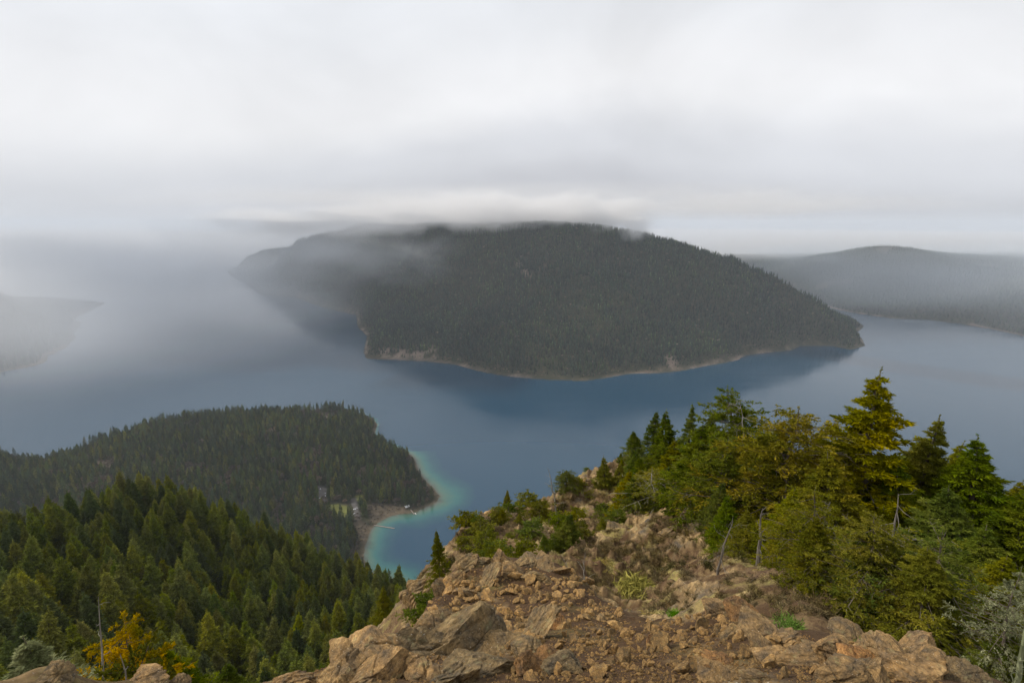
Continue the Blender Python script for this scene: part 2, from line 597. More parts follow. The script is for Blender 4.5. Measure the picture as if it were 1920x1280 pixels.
mountain = obj("mountain", mesh_np("mountain", np.stack([MX, MY, MZ], -1).reshape(-1, 3), grid_faces(len(mx_), len(my_)), True, WM), M_floor, kind='structure')


# ------------------------------------------------------------------ hills farther off
def hill_mesh(name, poly, ctls, x0, x1, y0, y1, st, amp=18):
    c = np.array([(x, y, 0) for x, y in poly] + list(ctls), float)
    f = rbf(c[:, :2] / 600, c[:, 2], c=0.15, smooth=0.01)
    X, Y = np.meshgrid(np.arange(x0, x1, st), np.arange(y0, y1, st), indexing='ij')
    sd = poly_sd(poly, X, Y)
    z = f(np.stack([X, Y], -1) / 600)
    z = z + sstep(10, 200, z) * (fbm(X / 500, Y / 500, 3.3, 5, ridged=True) * amp + fbm(X / 120, Y / 120, 5.5, 3) * amp * .4)
    z = np.maximum(np.minimum(z, 3 + 0.9 * np.maximum(sd, 0)), 0.4)
    z = np.where(sd > 0, z, np.maximum(0.05 * sd, -0.8))
    shw = sstep(40, 12, sd) * (sd > -12) * sstep(-0.2, 0.2, fbm(X / 260, Y / 260, 19, 3))
    at = {'rock': (shw * 0.8).ravel(), 'meadow': 0 * shw.ravel(), 'road': 0 * shw.ravel(), 'dry': (sstep(.25, .6, fbm(X / 400, Y / 400, 31, 4)) * .8).ravel()}
    o = obj(name, mesh_np(name, np.stack([X, Y, z], -1).reshape(-1, 3), grid_faces(X.shape[0], X.shape[1]), True, at), M_floor, kind='structure')
    return o, X, Y, z, sd


rp = [tuple(at_z(u, v)[:2]) for u, v in ((1500, 560), (1545, 573), (1575, 581), (1600, 586), (1640, 592), (1680, 597), (1740, 599), (1790, 605), (1830, 611), (1870, 619), (1920, 630), (2000, 650))]
rp += [(5200, 2600), (9500, 3500), (9500, 9500), (3500, 10500), (2600, 6200)]
rc = [wp(u, v, r) for u, v, r in ((1560, 479, 6300), (1600, 470, 6300), (1650, 465, 6200), (1690, 467, 6200), (1740, 475, 6200), (1780, 486, 6200), (1820, 498, 6200), (1870, 506, 6000), (1920, 508, 6000), (2000, 505, 6000),
                                  (1500, 487, 6500), (1450, 486, 8200), (1400, 484, 8400), (1340, 480, 8500), (1700, 530, 5300), (1800, 560, 4900), (1880, 570, 4700), (1620, 540, 5300))]
rc += [(8000, 8000, 200), (5500, 7500, 200), (3600, 9200, 100)]
hr = hill_mesh("hill_right", rp, rc, 1800, 9600, 2300, 10600, 45)
lp = [tuple(at_z(u, v)[:2]) for u, v in ((-60, 712), (0, 697), (50, 688), (82, 680), (84, 668), (118, 652), (138, 636), (135, 620), (144, 604), (138, 594))]
lp += [(-3300, 4100), (-4200, 4300), (-6500, 3500), (-6500, 1500), (-3500, 1500)]
lc = [wp(60, 592, 4300), wp(0, 560, 4200), wp(0, 640, 3500), wp(60, 640, 3600), wp(100, 600, 4100), wp(-80, 520, 4400)]
hl = hill_mesh("hill_left", lp, lc, -6600, -1900, 1400, 4500, 36, 10)
fp = [(-14000, 9000), (-9000, 8800), (-6800, 9400), (-5200, 9000), (-4600, 10000), (-3600, 12000), (2000, 14000), (9000, 13500), (16000, 12000), (16000, 19000), (-14000, 19000)]
fc = [wp(150, 478, 12000), wp(260, 462, 11500), wp(360, 456, 11500), wp(420, 475, 11500), wp(0, 465, 13000), wp(700, 450, 15000), wp(1200, 452, 16000), wp(1600, 455, 17000), wp(2000, 455, 17000)]
hf = hill_mesh("hill_far", fp, fc, -14000, 16000, 8400, 19000, 160, 30)

# ------------------------------------------------------------------ the lake
lx = tgrid((-30000, -6000, 1200), (-6000, -900, 150), (-900, -420, 16), (-420, -60, 3), (-60, 300, 16), (300, 6000, 150), (6000, 30000, 1200))
ly = tgrid((-6000, 0, 600), (0, 700, 60), (700, 1180, 3), (1180, 1700, 10), (1700, 6000, 150), (6000, 30000, 1200))
LX, LY = np.meshgrid(lx, ly, indexing='ij')
shal = np.zeros(LX.shape)
msk = (LX > -950) & (LX < 350) & (LY > 650) & (LY < 1750)
sdl = poly_sd(LAND, LX[msk], LY[msk])
wid = 62 + 45 * np.exp(-(((LX[msk] + 150) ** 2 + (LY[msk] - 1060) ** 2) / 95.0 ** 2)) + 12 * fbm(LX[msk] / 60, LY[msk] / 60, 3, 3)
wid = wid * np.where((LY[msk] > 1300), 0.2, 1.0)
shal[msk] = np.clip(1 - (-sdl) / np.maximum(wid, 6), 0, 1)
lake = obj("lake", mesh_np("lake", np.stack([LX, LY, 0 * LX], -1).reshape(-1, 3), grid_faces(len(lx), len(ly)), True, {'shallow': shal.ravel()}), M_water, kind='structure')


# ------------------------------------------------------------------ haze and mist
def vol_mat(name, dens, col=(.93, .96, 1.0), aniso=0.0, noise=None, seed=0.0, fade=0.5):
    m, k, out = new_mat(name)
    pv = k.n('ShaderNodeVolumePrincipled')
    pv.inputs['Color'].default_value = (*col, 1)
    pv.inputs['Anisotropy'].default_value = aniso
    if noise is None:
        pv.inputs['Density'].default_value = dens
    else:
        sc, lo, hi, cut = noise
        tco = k.n('ShaderNodeTexCoord')
        p = tco.outputs['Object']
        ln = k.n('ShaderNodeVectorMath', operation='LENGTH')
        k.l(p, ln.inputs[0])
        n = k.noise(k.mapping(p, sc, (seed, seed * .7, seed * 1.3)), 1.0, 2, 0.5)
        edge = k.math('SUBTRACT', 1.0, ln.outputs['Value'])
        edge = k.math('ADD', edge, k.math('MULTIPLY', k.math('SUBTRACT', n, 0.5), cut))
        e = k.ramp(edge, [(0.02, 0.0), (fade, 1.0)], 'EASE')
        dd = k.math('MULTIPLY', e, k.ramp(n, [(lo, 0.0), (hi, 1.0)]))
        k.l(k.math('MULTIPLY', dd, dens), pv.inputs['Density'])
    k.l(pv.outputs[0], out.inputs['Volume'])
    return m


def box_mesh(name, lo, hi):
    x0, y0, z0 = lo
    x1, y1, z1 = hi
    v = [(x0, y0, z0), (x1, y0, z0), (x1, y1, z0), (x0, y1, z0), (x0, y0, z1), (x1, y0, z1), (x1, y1, z1), (x0, y1, z1)]
    f = [(0, 3, 2, 1), (4, 5, 6, 7), (0, 1, 5, 4), (1, 2, 6, 5), (2, 3, 7, 6), (3, 0, 4, 7)]
    return mesh_np(name, v, f)


haze = obj("haze", box_mesh("haze", (-31000, -7000, -1.0), (31000, 31000, 930.0)), vol_mat("haze", 4.6e-5, (.81, .875, .965)), kind='stuff')


def ico(sub):
    t = (1 + 5 ** .5) / 2
    v = [(-1, t, 0), (1, t, 0), (-1, -t, 0), (1, -t, 0), (0, -1, t), (0, 1, t), (0, -1, -t), (0, 1, -t), (t, 0, -1), (t, 0, 1), (-t, 0, -1), (-t, 0, 1)]
    f = [(0, 11, 5), (0, 5, 1), (0, 1, 7), (0, 7, 10), (0, 10, 11), (1, 5, 9), (5, 11, 4), (11, 10, 2), (10, 7, 6), (7, 1, 8), (3, 9, 4), (3, 4, 2), (3, 2, 6), (3, 6, 8), (3, 8, 9), (4, 9, 5), (2, 4, 11), (6, 2, 10), (8, 6, 7), (9, 8, 1)]
    v = [np.array(p) / np.linalg.norm(p) for p in v]
    for _ in range(sub):
        cache, nf = {}, []

        def mid(a, b):
            key = (min(a, b), max(a, b))
            if key not in cache:
                m = v[a] + v[b]
                v.append(m / np.linalg.norm(m))
                cache[key] = len(v) - 1
            return cache[key]
        for a, b, c in f:
            ab, bc, ca = mid(a, b), mid(b, c), mid(c, a)
            nf += [(a, ab, ca), (b, bc, ab), (c, ca, bc), (ab, bc, ca)]
        f = nf
    return np.array(v), np.array(f, np.int32)


ICO = {s: ico(s) for s in range(1, 6)}
MISTS = [
    # centre, radii, density, (noise scale, low, high, edge stir), seed
    ((-7600, 8600, 240), (5200, 4600, 350), 1.6e-3, ((1.6, 1.6, .8), .22, .60, .5), 1.0),
    ((-2500, 2600, 200), (1900, 1500, 370), 1.1e-3, ((1.6, 1.6, .9), .25, .65, .5), 4.0),
    ((-2900, 4400, 360), (2300, 2000, 330), 8.0e-4, ((1.8, 1.8, 1.0), .30, .65, .8), 9.0),
    ((-1700, 4700, 650), (1200, 800, 170), 4.0e-3, ((2.8, 2.8, 1.4), .30, .62, .9), 11.0),
    ((-700, 3900, 670), (900, 640, 165), 6.0e-3, ((3.0, 3.0, 1.6), .28, .56, .8), 12.0),
    ((-150, 3250, 685), (560, 520, 145), 1.0e-2, ((2.8, 2.8, 1.6), .28, .56, .9), 13.0),
    ((430, 3200, 680), (520, 520, 145), 1.0e-2, ((2.8, 2.8, 1.6), .28, .56, .9), 15.0),
    ((300, 3800, 765), (3300, 1500, 125), 1.1e-3, ((2.2, 2.2, 1.4), .24, .60, .8), 14.0),
    ((1500, 3500, 760), (1000, 500, 130), 2.0e-3, ((2.6, 2.6, 1.6), .34, .62, 1.0), 17.0),
    ((-900, 3100, 440), (700, 750, 210), 5.5e-4, ((2.4, 2.4, 1.4), .36, .66, 1.0), 19.0),
    ((4500, 4000, 200), (3100, 2500, 370), 4.5e-4, ((2.2, 2.2, 1.0), .10, .65, .7), 21.0),
    ((3600, 5600, 330), (1500, 900, 160), 6.0e-4, ((2.6, 2.6, 1.2), .34, .66, .9), 22.0),
    ((3000, 14500, 250), (18000, 8500, 345), 1.6e-3, ((1.8, 1.8, .9), .20, .5, .4), 23.0),
    ((670, 2840, 590), (120, 110, 85), 1.3e-2, ((1.6, 1.6, .8), .34, .62, 1.0), 25.0),
]
mist_me = mesh_np("mist", ICO[3][0] * 1.25, ICO[3][1])
for c, rad, dn, nz, sd_ in MISTS:      # those on the summit are the greyer underside of the cloud
    me = mist_me.copy()
    me.materials.clear()
    obj("mist", me, vol_mat("mist", dn, (.935, .935, .945) if c[2] > 588 else ((.80, .815, .845) if c[1] > 8000 else ((.80, .87, .96) if c[0] > 2000 else (.85, .88, .93))), 0.0, nz, sd_, .85 if c[2] > 588 else .5), kind='stuff', loc=c, scl=rad)

# ------------------------------------------------------------------ trees
def unit(a):
    return a / np.maximum(np.linalg.norm(a, axis=-1, keepdims=True), 1e-9)


def tubes(P0, P1, r0, r1, n=4):
    """tapered prisms from P0 to P1 (arrays)"""
    P0, P1 = np.asarray(P0, float), np.asarray(P1, float)
    m = len(P0)
    if m == 0:
        return np.zeros((0, 3)), np.zeros((0, 4), int)
    d = unit(P1 - P0)
    ref = np.where(np.abs(d[:, 2:3]) > 0.9, np.array([[1., 0, 0]]), np.array([[0, 0, 1.]]))
    a = unit(np.cross(d, ref))
    b = np.cross(d, a)
    r0 = np.broadcast_to(r0, (m,))[:, None, None]
    r1 = np.broadcast_to(r1, (m,))[:, None, None]
    t = np.arange(n) * 2 * np.pi / n
    ring = a[:, None] * np.cos(t)[None, :, None] + b[:, None] * np.sin(t)[None, :, None]
    v = np.concatenate([P0[:, None] + ring * r0, P1[:, None] + ring * r1], 1).reshape(-1, 3)
    i = np.arange(n)
    q = np.stack([i, (i + 1) % n, n + (i + 1) % n, n + i], 1)
    f = (q[None] + (np.arange(m) * 2 * n)[:, None, None]).reshape(-1, 4)
    return v, f


class Acc:
    def __init__(self):
        self.v, self.f, self.n = [], [], 0

    def add(self, v, f):
        if len(v) == 0:
            return
        self.v.append(np.asarray(v, float))
        self.f.append(np.asarray(f) + self.n)
        self.n += len(v)

    def mesh(self, name, mat=None, smooth=False):
        q = [f for f in self.f if f.shape[1] == 4]
        t = [f for f in self.f if f.shape[1] == 3]
        fs = ([np.concatenate(q)] if q else []) + ([np.concatenate(t)] if t else [])
        me = mesh_np(name, np.concatenate(self.v), fs, smooth)
        if mat:
            me.materials.append(mat)
        return me


def sprays(q, d, ln, wd, R, bend=0.25):
    """leaf-sized diamonds at q along d"""
    m = len(q)
    d = unit(d)
    s = unit(np.cross(d, R.normal(size=(m, 3))))
    nrm = np.cross(d, s)
    ln = np.broadcast_to(ln, (m,))[:, None]
    wd = np.broadcast_to(wd, (m,))[:, None]
    mid = q + d * ln * 0.45 + nrm * ln * bend * 0.3
    v = np.stack([q, mid + s * wd, q + d * ln - nrm * ln * bend * 0.3, mid - s * wd], 1).reshape(-1, 3)
    f = (np.arange(m)[:, None] * 4 + np.arange(4)[None])
    return v, f


def conifer(seed, ht, rad, nwh, nbr, ntw, nsp, sl, sw, base=0.12, irr=0.25, droop=0.25, trunk_r=None, lean=0.0, taper=1.0,
            bare=0.0, top_round=0.0, wood_twigs=False, side=None, up0=0.5, dense_top=True):
    """a conifer of whorled limbs, twigs and needle sprays; returns (crown Acc, wood Acc)"""
    R = np.random.default_rng(seed)
    C, Wd = Acc(), Acc()
    tr = trunk_r or ht * 0.014
    ns = 10
    tz = np.linspace(0, 1, ns + 1)
    wob = np.cumsum(R.normal(size=(ns + 1, 2)), 0) * ht * 0.006 * (1 + lean * 3)
    wob -= wob[0]
    spine = np.stack([wob[:, 0] + lean * ht * tz ** 1.5, wob[:, 1], tz * ht], 1)
    rr = tr * (1 - tz) ** 0.9 + tr * 0.025
    rr[0] *= 1.35
    v, f = tubes(spine[:-1], spine[1:], rr[:-1], rr[1:], 7)
    Wd.add(v, f)

    def on_trunk(t):
        return np.stack([np.interp(t, tz, spine[:, i]) for i in range(3)], -1)
    nb = nwh * nbr
    t = base + (1 - base) * (np.repeat(np.arange(nwh), nbr) + R.uniform(-.35, .35, nb)) / nwh
    t = np.clip(t, base * 0.8, 1.0) * 0.982
    az = np.tile(np.arange(nbr) * 2 * np.pi / nbr, nwh) + np.repeat(R.uniform(0, 6.28, nwh), nbr) + R.normal(size=nb) * 0.25
    k = (1 - t) / (1 - base)
    prof = (k ** taper) * (1 - top_round) + top_round * np.sqrt(np.clip(1 - (1 - k) ** 2, 0, 1))
    prof = prof * np.clip(0.45 + 3.2 * (t - base) / (1 - base), 0, 1)
    # lumps: whole sides and levels of the crown grow longer or shorter
    lump = 1 + irr * 1.5 * fbm(np.cos(az) * 1.1 + seed, np.sin(az) * 1.1, t * 5, 2)
    L = rad * (prof * 0.97 + 0.015) * lump * (1 + R.normal(size=nb) * irr * 0.7)
    if side is not None:       # wind-shaped: longer towards one side
        L = L * (1 + side[1] * np.cos(az - side[0]))
    L = np.clip(L, rad * 0.03, rad * 1.5)
    keep = R.uniform(size=nb) > bare * (1 - t) * 1.6
    P = on_trunk(t)
    el = up0 * (t - 0.35) + R.normal(size=nb) * 0.12
    D = np.stack([np.cos(az) * np.cos(el), np.sin(az) * np.cos(el), np.sin(el)], -1)

    def along(s, b):     # point on limb b at fraction s
        Lb = L[b][:, None]
        s = s[:, None]
        return P[b] + D[b] * Lb * s + np.array([[0, 0, 1.]]) * Lb * (-droop * s ** 2 + droop * 0.55 * s ** 4)
    ib = np.arange(nb)
    br = np.clip(L * 0.012, tr * 0.05, tr * 0.4)
    for s0, s1, a, b in ((0, .4, 1, .7), (.4, .8, .7, .35)):
        v, f = tubes(along(np.full(nb, s0), ib), along(np.full(nb, s1), ib), br * a, br * b, 3)
        Wd.add(v, f)
    kb = ib[keep]
    dead = ib[~keep]
    if len(dead):
        # dead limbs keep bare twigs
        bb = np.repeat(dead, 5)
        s = R.uniform(.3, .95, len(bb))
        q = along(s, bb)
        dd = unit(D[bb] + R.normal(size=(len(bb), 3)) * 0.6)
        v, f = tubes(q, q + dd * (L[bb] * 0.28)[:, None], br[bb] * .4, br[bb] * .15, 3)
        Wd.add(v, f)
    # twigs
    bb = np.repeat(kb, ntw)
    bb = bb[R.uniform(size=len(bb)) < np.clip(.30 + 2.2 * k[bb], 0, 1)]
    fs = np.clip(.35 + 2.6 * k, .35, 1.0)      # the needles shorten towards the tip
    s = R.uniform(0.10, 1.0, len(bb)) ** 0.8
    q0 = along(s, bb)
    lat = np.cross(D[bb], np.array([0, 0, 1.]))
    sg = R.choice([-1, 1], len(bb))[:, None]
    td = unit(D[bb] * R.uniform(.35, 1.0, (len(bb), 1)) + unit(lat) * sg * R.uniform(.3, 1.0, (len(bb), 1)) + R.normal(size=(len(bb), 3)) * np.array([.18, .18, .22]) + np.array([0, 0, -0.12]))
    tl = L[bb] * 0.42 * (1.05 - 0.75 * s) * R.uniform(.5, 1.2, len(bb)) + sl * 0.6 * fs[bb]
    if wood_twigs:
        sel = R.uniform(size=len(bb)) < 0.4
        v, f = tubes(q0[sel], (q0 + td * tl[:, None] * .8)[sel], br[bb][sel] * .35, br[bb][sel] * .12, 3)
        Wd.add(v, f)
    cc = np.repeat(np.arange(len(bb)), nsp)
    u = R.uniform(0, 1, len(cc))
    q = q0[cc] + td[cc] * (tl[cc] * u)[:, None] + R.normal(size=(len(cc), 3)) * sl * 0.12 + np.array([0, 0, -1.]) * (tl[cc] * 0.12 * u ** 2)[:, None]
    d = unit(td[cc] * 1.0 + R.normal(size=(len(cc), 3)) * np.array([.55, .55, .42]) + np.array([0, 0, -0.05]))
    fb = fs[bb][cc]
    v, f = sprays(q, d, sl * fb * R.uniform(.6, 1.3, len(cc)), sw * (.4 + .6 * fb) * R.uniform(.6, 1.3, len(cc)), R)
    C.add(v, f)
    # leader
    m = 90
    q = on_trunk(R.uniform(.88, 1.0, m))
    d = unit(R.normal(size=(m, 3)) * .55 + np.array([0, 0, .8]))
    v, f = sprays(q, d, sl * .45, sw * .6, R)
    C.add(v, f)
    return C, Wd


def cone_tree(seed, ht, rad, tiers, n, base=0.1):
    """small far conifer: ragged skirts on a stem, joined in one mesh"""
    R = np.random.default_rng(seed)
    A = Acc()
    v, f = tubes(np.array([[0, 0, 0.]]), np.array([[0, 0, ht * .6]]), ht * .012, ht * .006, 3)
    A.add(v, f)
    for i in range(tiers):
        t = i / tiers
        z0 = ht * (base + (1 - base) * t)
        z1 = ht * min(1.0, base + (1 - base) * (t + 1.9 / tiers))
        r = rad * (1 - t) ** 0.9 * R.uniform(.8, 1.15) + rad * 0.08
        a = np.arange(2 * n) * np.pi / n + R.uniform(0, 6)
        rr = np.where(np.arange(2 * n) % 2 == 0, 1.0, 0.5) * r * R.uniform(.65, 1.2, 2 * n)
        z = z0 + R.uniform(-.04, .04, 2 * n) * ht + np.where(np.arange(2 * n) % 2 == 0, -.02, .03) * ht
        v = np.concatenate([np.stack([np.cos(a) * rr, np.sin(a) * rr, z], 1), [[R.normal() * rad * .03, R.normal() * rad * .03, z1]]])
        j = np.arange(2 * n)
        A.add(v, np.stack([j, (j + 1) % (2 * n), np.full(2 * n, 2 * n)], 1))
    return A


def round_tree(seed, ht, rad, n, sl):
    """bare broadleaf tree in winter: a mass of pale twigs"""
    R = np.random.default_rng(seed)
    A = Acc()
    v, f = tubes(np.array([[0, 0, 0.]]), np.array([[0, 0, ht * .5]]), ht * .02, ht * .01, 4)
    A.add(v, f)
    d = unit(R.normal(size=(n, 3)))
    d[:, 2] = np.abs(d[:, 2]) * 1.0 - 0.2
    p = np.array([0, 0, ht * .55]) + d * np.array([rad, rad, ht * .42]) * R.uniform(.3, 1, (n, 1)) * (1 + .3 * fbm(d[:, 0] * 2 + seed, d[:, 1] * 2, d[:, 2] * 2, 2))[:, None]
    v, f = sprays(p, d + R.normal(size=(n, 3)) * .5 + np.array([0, 0, .5]), sl * R.uniform(.5, 1.2, n), sl * .2, R)
    A.add(v, f)
    return A


def bark(name, c0, c1, sc=6.0):
    def b(k):
        p = k.n('ShaderNodeTexCoord').outputs['Object']
        n = k.noise(k.mapping(p, (1, 1, .25)), sc, 5, .7)
        return k.ramp(n, [(.3, c0), (.7, c1)]), n, 0.02, 0.6
    return pbr(name, b, .95, .1)


M_bark = bark("conifer_bark", (.055, .045, .036), (.20, .165, .13))
M_grey = bark("grey_bark", (.070, .062, .052), (.24, .215, .185), 8)
M_pale = bark("bleached_wood", (.14, .125, .105), (.40, .37, .32), 9)
M_far = [leaf_mat("needles_far_dark", (.014, .028, .019), (.025, .044, .026), (.040, .060, .031), .5, .05, .1, .03, .0035),
         leaf_mat("needles_far_green", (.026, .044, .019), (.045, .068, .026), (.072, .092, .032), .5, .05, .1, .03, .0035)]
M_twig = leaf_mat("bare_twigs", (.11, .088, .066), (.155, .12, .086), (.20, .145, .085), .3, .1, .1)
M_mid = [leaf_mat("needles_deep_green", (.070, .092, .010), (.132, .156, .013), (.205, .215, .022), .3, .12),
         leaf_mat("needles_olive_green", (.100, .118, .010), (.185, .195, .014), (.275, .265, .024), .3, .12),
         leaf_mat("needles_bluish_green", (.048, .070, .018), (.084, .110, .024), (.125, .150, .034), .3, .12)]


def proto_collection(name, meshes):
    c = bpy.data.collections.new(name)
    for i, me in enumerate(meshes):
        o = bpy.data.objects.new("%s_%02d" % (name, i), me)
        c.objects.link(o)
    return c


def scatter(name, pts, idx, scl, rotz, coll, n_proto, lean=0.05):
    """one object that grows a copy of a prototype on each point"""
    R = np.random.default_rng(len(pts))
    me = bpy.data.meshes.new(name)
    me.vertices.add(len(pts))
    me.vertices.foreach_set('co', np.asarray(pts, np.float32).ravel())
    for k, a in (('ts', scl),):
        me.attributes.new(k, 'FLOAT', 'POINT').data.foreach_set('value', np.asarray(a, np.float32))
    me.attributes.new('ti', 'INT', 'POINT').data.foreach_set('value', np.asarray(idx, np.int32))
    rot = np.stack([R.normal(size=len(pts)) * lean, R.normal(size=len(pts)) * lean, rotz], 1)
    me.attributes.new('tr', 'FLOAT_VECTOR', 'POINT').data.foreach_set('vector', rot.astype(np.float32).ravel())
    o = obj(name, me, kind='stuff')
    g = bpy.data.node_groups.new(name + "_growth", 'GeometryNodeTree')
    g.interface.new_socket('Geometry', in_out='INPUT', socket_type='NodeSocketGeometry')
    g.interface.new_socket('Geometry', in_out='OUTPUT', socket_type='NodeSocketGeometry')
    gi, go = g.nodes.new('NodeGroupInput'), g.nodes.new('NodeGroupOutput')
    ip = g.nodes.new('GeometryNodeInstanceOnPoints')
    ci = g.nodes.new('GeometryNodeCollectionInfo')
    ci.inputs['Collection'].default_value = coll
    ci.inputs['Separate Children'].default_value = True
    ci.inputs['Reset Children'].default_value = True
    ip.inputs['Pick Instance'].default_value = True

    def attr(nm, ty):
        a = g.nodes.new('GeometryNodeInputNamedAttribute')
        a.data_type = ty
        a.inputs['Name'].default_value = nm
        return a.outputs['Attribute']
    er = g.nodes.new('FunctionNodeEulerToRotation')
    L_ = g.links.new
    L_(attr('tr', 'FLOAT_VECTOR'), er.inputs[0])
    L_(er.outputs[0], ip.inputs['Rotation'])
    L_(attr('ts', 'FLOAT'), ip.inputs['Scale'])
    L_(attr('ti', 'INT'), ip.inputs['Instance Index'])
    L_(gi.outputs[0], ip.inputs['Points'])
    L_(ci.outputs[0], ip.inputs['Instance'])
    L_(ip.outputs[0], go.inputs[0])
    md = o.modifiers.new("growth", 'NODES')
    md.node_group = g
    return o


def jitter(x0, x1, y0, y1, st, R, j=0.42):
    X, Y = np.meshgrid(np.arange(x0, x1, st), np.arange(y0, y1, st), indexing='ij')
    X = X + R.uniform(-j, j, X.shape) * st
    Y = Y + R.uniform(-j, j, Y.shape) * st
    return X.ravel(), Y.ravel()


def lookup(xs, ys, Z, X, Y):
    """height of a tensor grid at points"""
    i = np.clip(np.searchsorted(xs, X) - 1, 0, len(xs) - 2)
    j = np.clip(np.searchsorted(ys, Y) - 1, 0, len(ys) - 2)
    a = np.clip((X - xs[i]) / (xs[i + 1] - xs[i]), 0, 1)
    b = np.clip((Y - ys[j]) / (ys[j + 1] - ys[j]), 0, 1)
    return (Z[i, j] * (1 - a) * (1 - b) + Z[i + 1, j] * a * (1 - b) + Z[i, j + 1] * (1 - a) * b + Z[i + 1, j + 1] * a * b)


def in_view(X, Y, Z, m=60):
    u, v = to_px(X, Y, Z)
    return (u > -m) & (u < 1920 + m) & (v > 300) & (v < 1280 + 3 * m)


# forest over the mountain
R = np.random.default_rng(11)
far_me = []
for i in range(4):
    far_me.append(cone_tree(100 + i, 30, 4.2 + .5 * (i % 2), 4, 4).mesh("far_conifer", M_far[0]))
for i in range(3):
    far_me.append(cone_tree(120 + i, 28, 4.8, 4, 4).mesh("far_conifer", M_far[1]))
far_me.append(round_tree(140, 14, 6, 40, 4).mesh("far_bare_tree", M_twig))
C_far = proto_collection("far_tree_kinds", far_me)
X, Y = jitter(-4200, 2500, 1900, 7900, 11.5, R)
far_out = (Y > 4200)
keep = ~(far_out & (R.uniform(size=len(X)) > 0.45))
X, Y = X[keep], Y[keep]
Z = lookup(mx_, my_, MZ, X, Y)
sdm = lookup(mx_, my_, MSD, X, Y)
gxm = (lookup(mx_, my_, MZ, X + 15, Y) - Z) / 15
gym = (lookup(mx_, my_, MZ, X, Y + 15) - Z) / 15
dist = np.sqrt(X ** 2 + Y ** 2 + (Z - H) ** 2)
facing = (X * gxm + Y * gym + (H - Z)) / dist
rk = lookup(mx_, my_, rockw, X, Y)
ok = (sdm > 9 + 8 * R.uniform(size=len(X))) & (facing > -0.08) & in_view(X, Y, Z) & (R.uniform(size=len(X)) > rk * 0.85)
ok &= R.uniform(size=len(X)) > 0.12 * (fbm(X / 300, Y / 300, 3, 3) > .2)
X, Y, Z = X[ok], Y[ok], Z[ok]
nz = fbm(X / 220, Y / 220, 8, 3)
idx = np.where(nz + R.normal(size=len(X)) * .35 > 0.25, R.integers(4, 7, len(X)), R.integers(0, 4, len(X)))
idx = np.where((R.uniform(size=len(X)) < 0.02) | ((sdm[ok] < 30) & (R.uniform(size=len(X)) < .3)), 7, idx)
scl = R.uniform(.45, 1.2, len(X)) * (1 + .35 * fbm(X / 120, Y / 120, 21, 3)) * np.where(sdm[ok] < 40, .7, 1.0) * (1 + 0.2 * (Y > 4200))
scatter("mountain_forest", np.stack([X, Y, Z - .5], 1), idx, scl, R.uniform(0, 6.28, len(X)), C_far, 8)
print("mountain trees", len(X))

# woods on the hills farther off
for nm, (o_, HX, HY, HZ, HS), st in (("hill_right_woods", hr, 24), ("hill_left_woods", hl, 17)):
    X, Y = jitter(HX[0, 0], HX[-1, 0], HY[0, 0], HY[0, -1], st, R)
    Z = lookup(HX[:, 0], HY[0], HZ, X, Y)
    S = lookup(HX[:, 0], HY[0], HS, X, Y)
    gxm = (lookup(HX[:, 0], HY[0], HZ, X + 40, Y) - Z) / 40
    gym = (lookup(HX[:, 0], HY[0], HZ, X, Y + 40) - Z) / 40
    fc_ = (X * gxm + Y * gym + (H - Z)) / np.hypot(X, Y)
    ok = (S > 15) & in_view(X, Y, Z, 20) & (fc_ > -.03) & (fbm(X / 400, Y / 400, 31, 4) < .45)
    X, Y, Z = X[ok], Y[ok], Z[ok]
    scatter(nm, np.stack([X, Y, Z - 1], 1), R.integers(0, 7, len(X)), R.uniform(.5, .95, len(X)), R.uniform(0, 6.28, len(X)), C_far, 8)
    print(nm, len(X))

# forest on the wooded point below
pt_me = []
M_ptn = [leaf_mat("point_needles_dark", (.036, .056, .014), (.066, .090, .020), (.110, .130, .028), .5, .2),
         leaf_mat("point_needles_bluish", (.030, .052, .020), (.054, .082, .030), (.085, .115, .040), .5, .2),
         leaf_mat("point_needles_olive", (.070, .080, .016), (.125, .130, .024), (.175, .165, .036), .4, .2)]
for i in range(5):
    a, b = conifer(200 + i, 33, 3.9 + .5 * (i % 3), 14, 5, 4, 2, 2.1, .48, base=.12, irr=.3, taper=1.15)
    a.v += b.v
    a.f += [f + a.n for f in b.f]
    pt_me.append(a.mesh("point_conifer", M_ptn[(0, 1, 0, 2, 1)[i]]))
for i in range(3):
    pt_me.append(round_tree(220 + i, 15 + 2 * i, 6.5, 260, 2.6).mesh("point_bare_tree", M_twig))
C_pt = proto_collection("point_tree_kinds", pt_me)
LANDM = None


def open_ground(X, Y):
    o = np.full(X.shape, -1e9)
    for p in OPEN:
        o = np.maximum(o, poly_sd(p, X, Y))
    return o


def near_hill_z(X, Y):
    return lookup(gx, gy, GZ, X, Y)


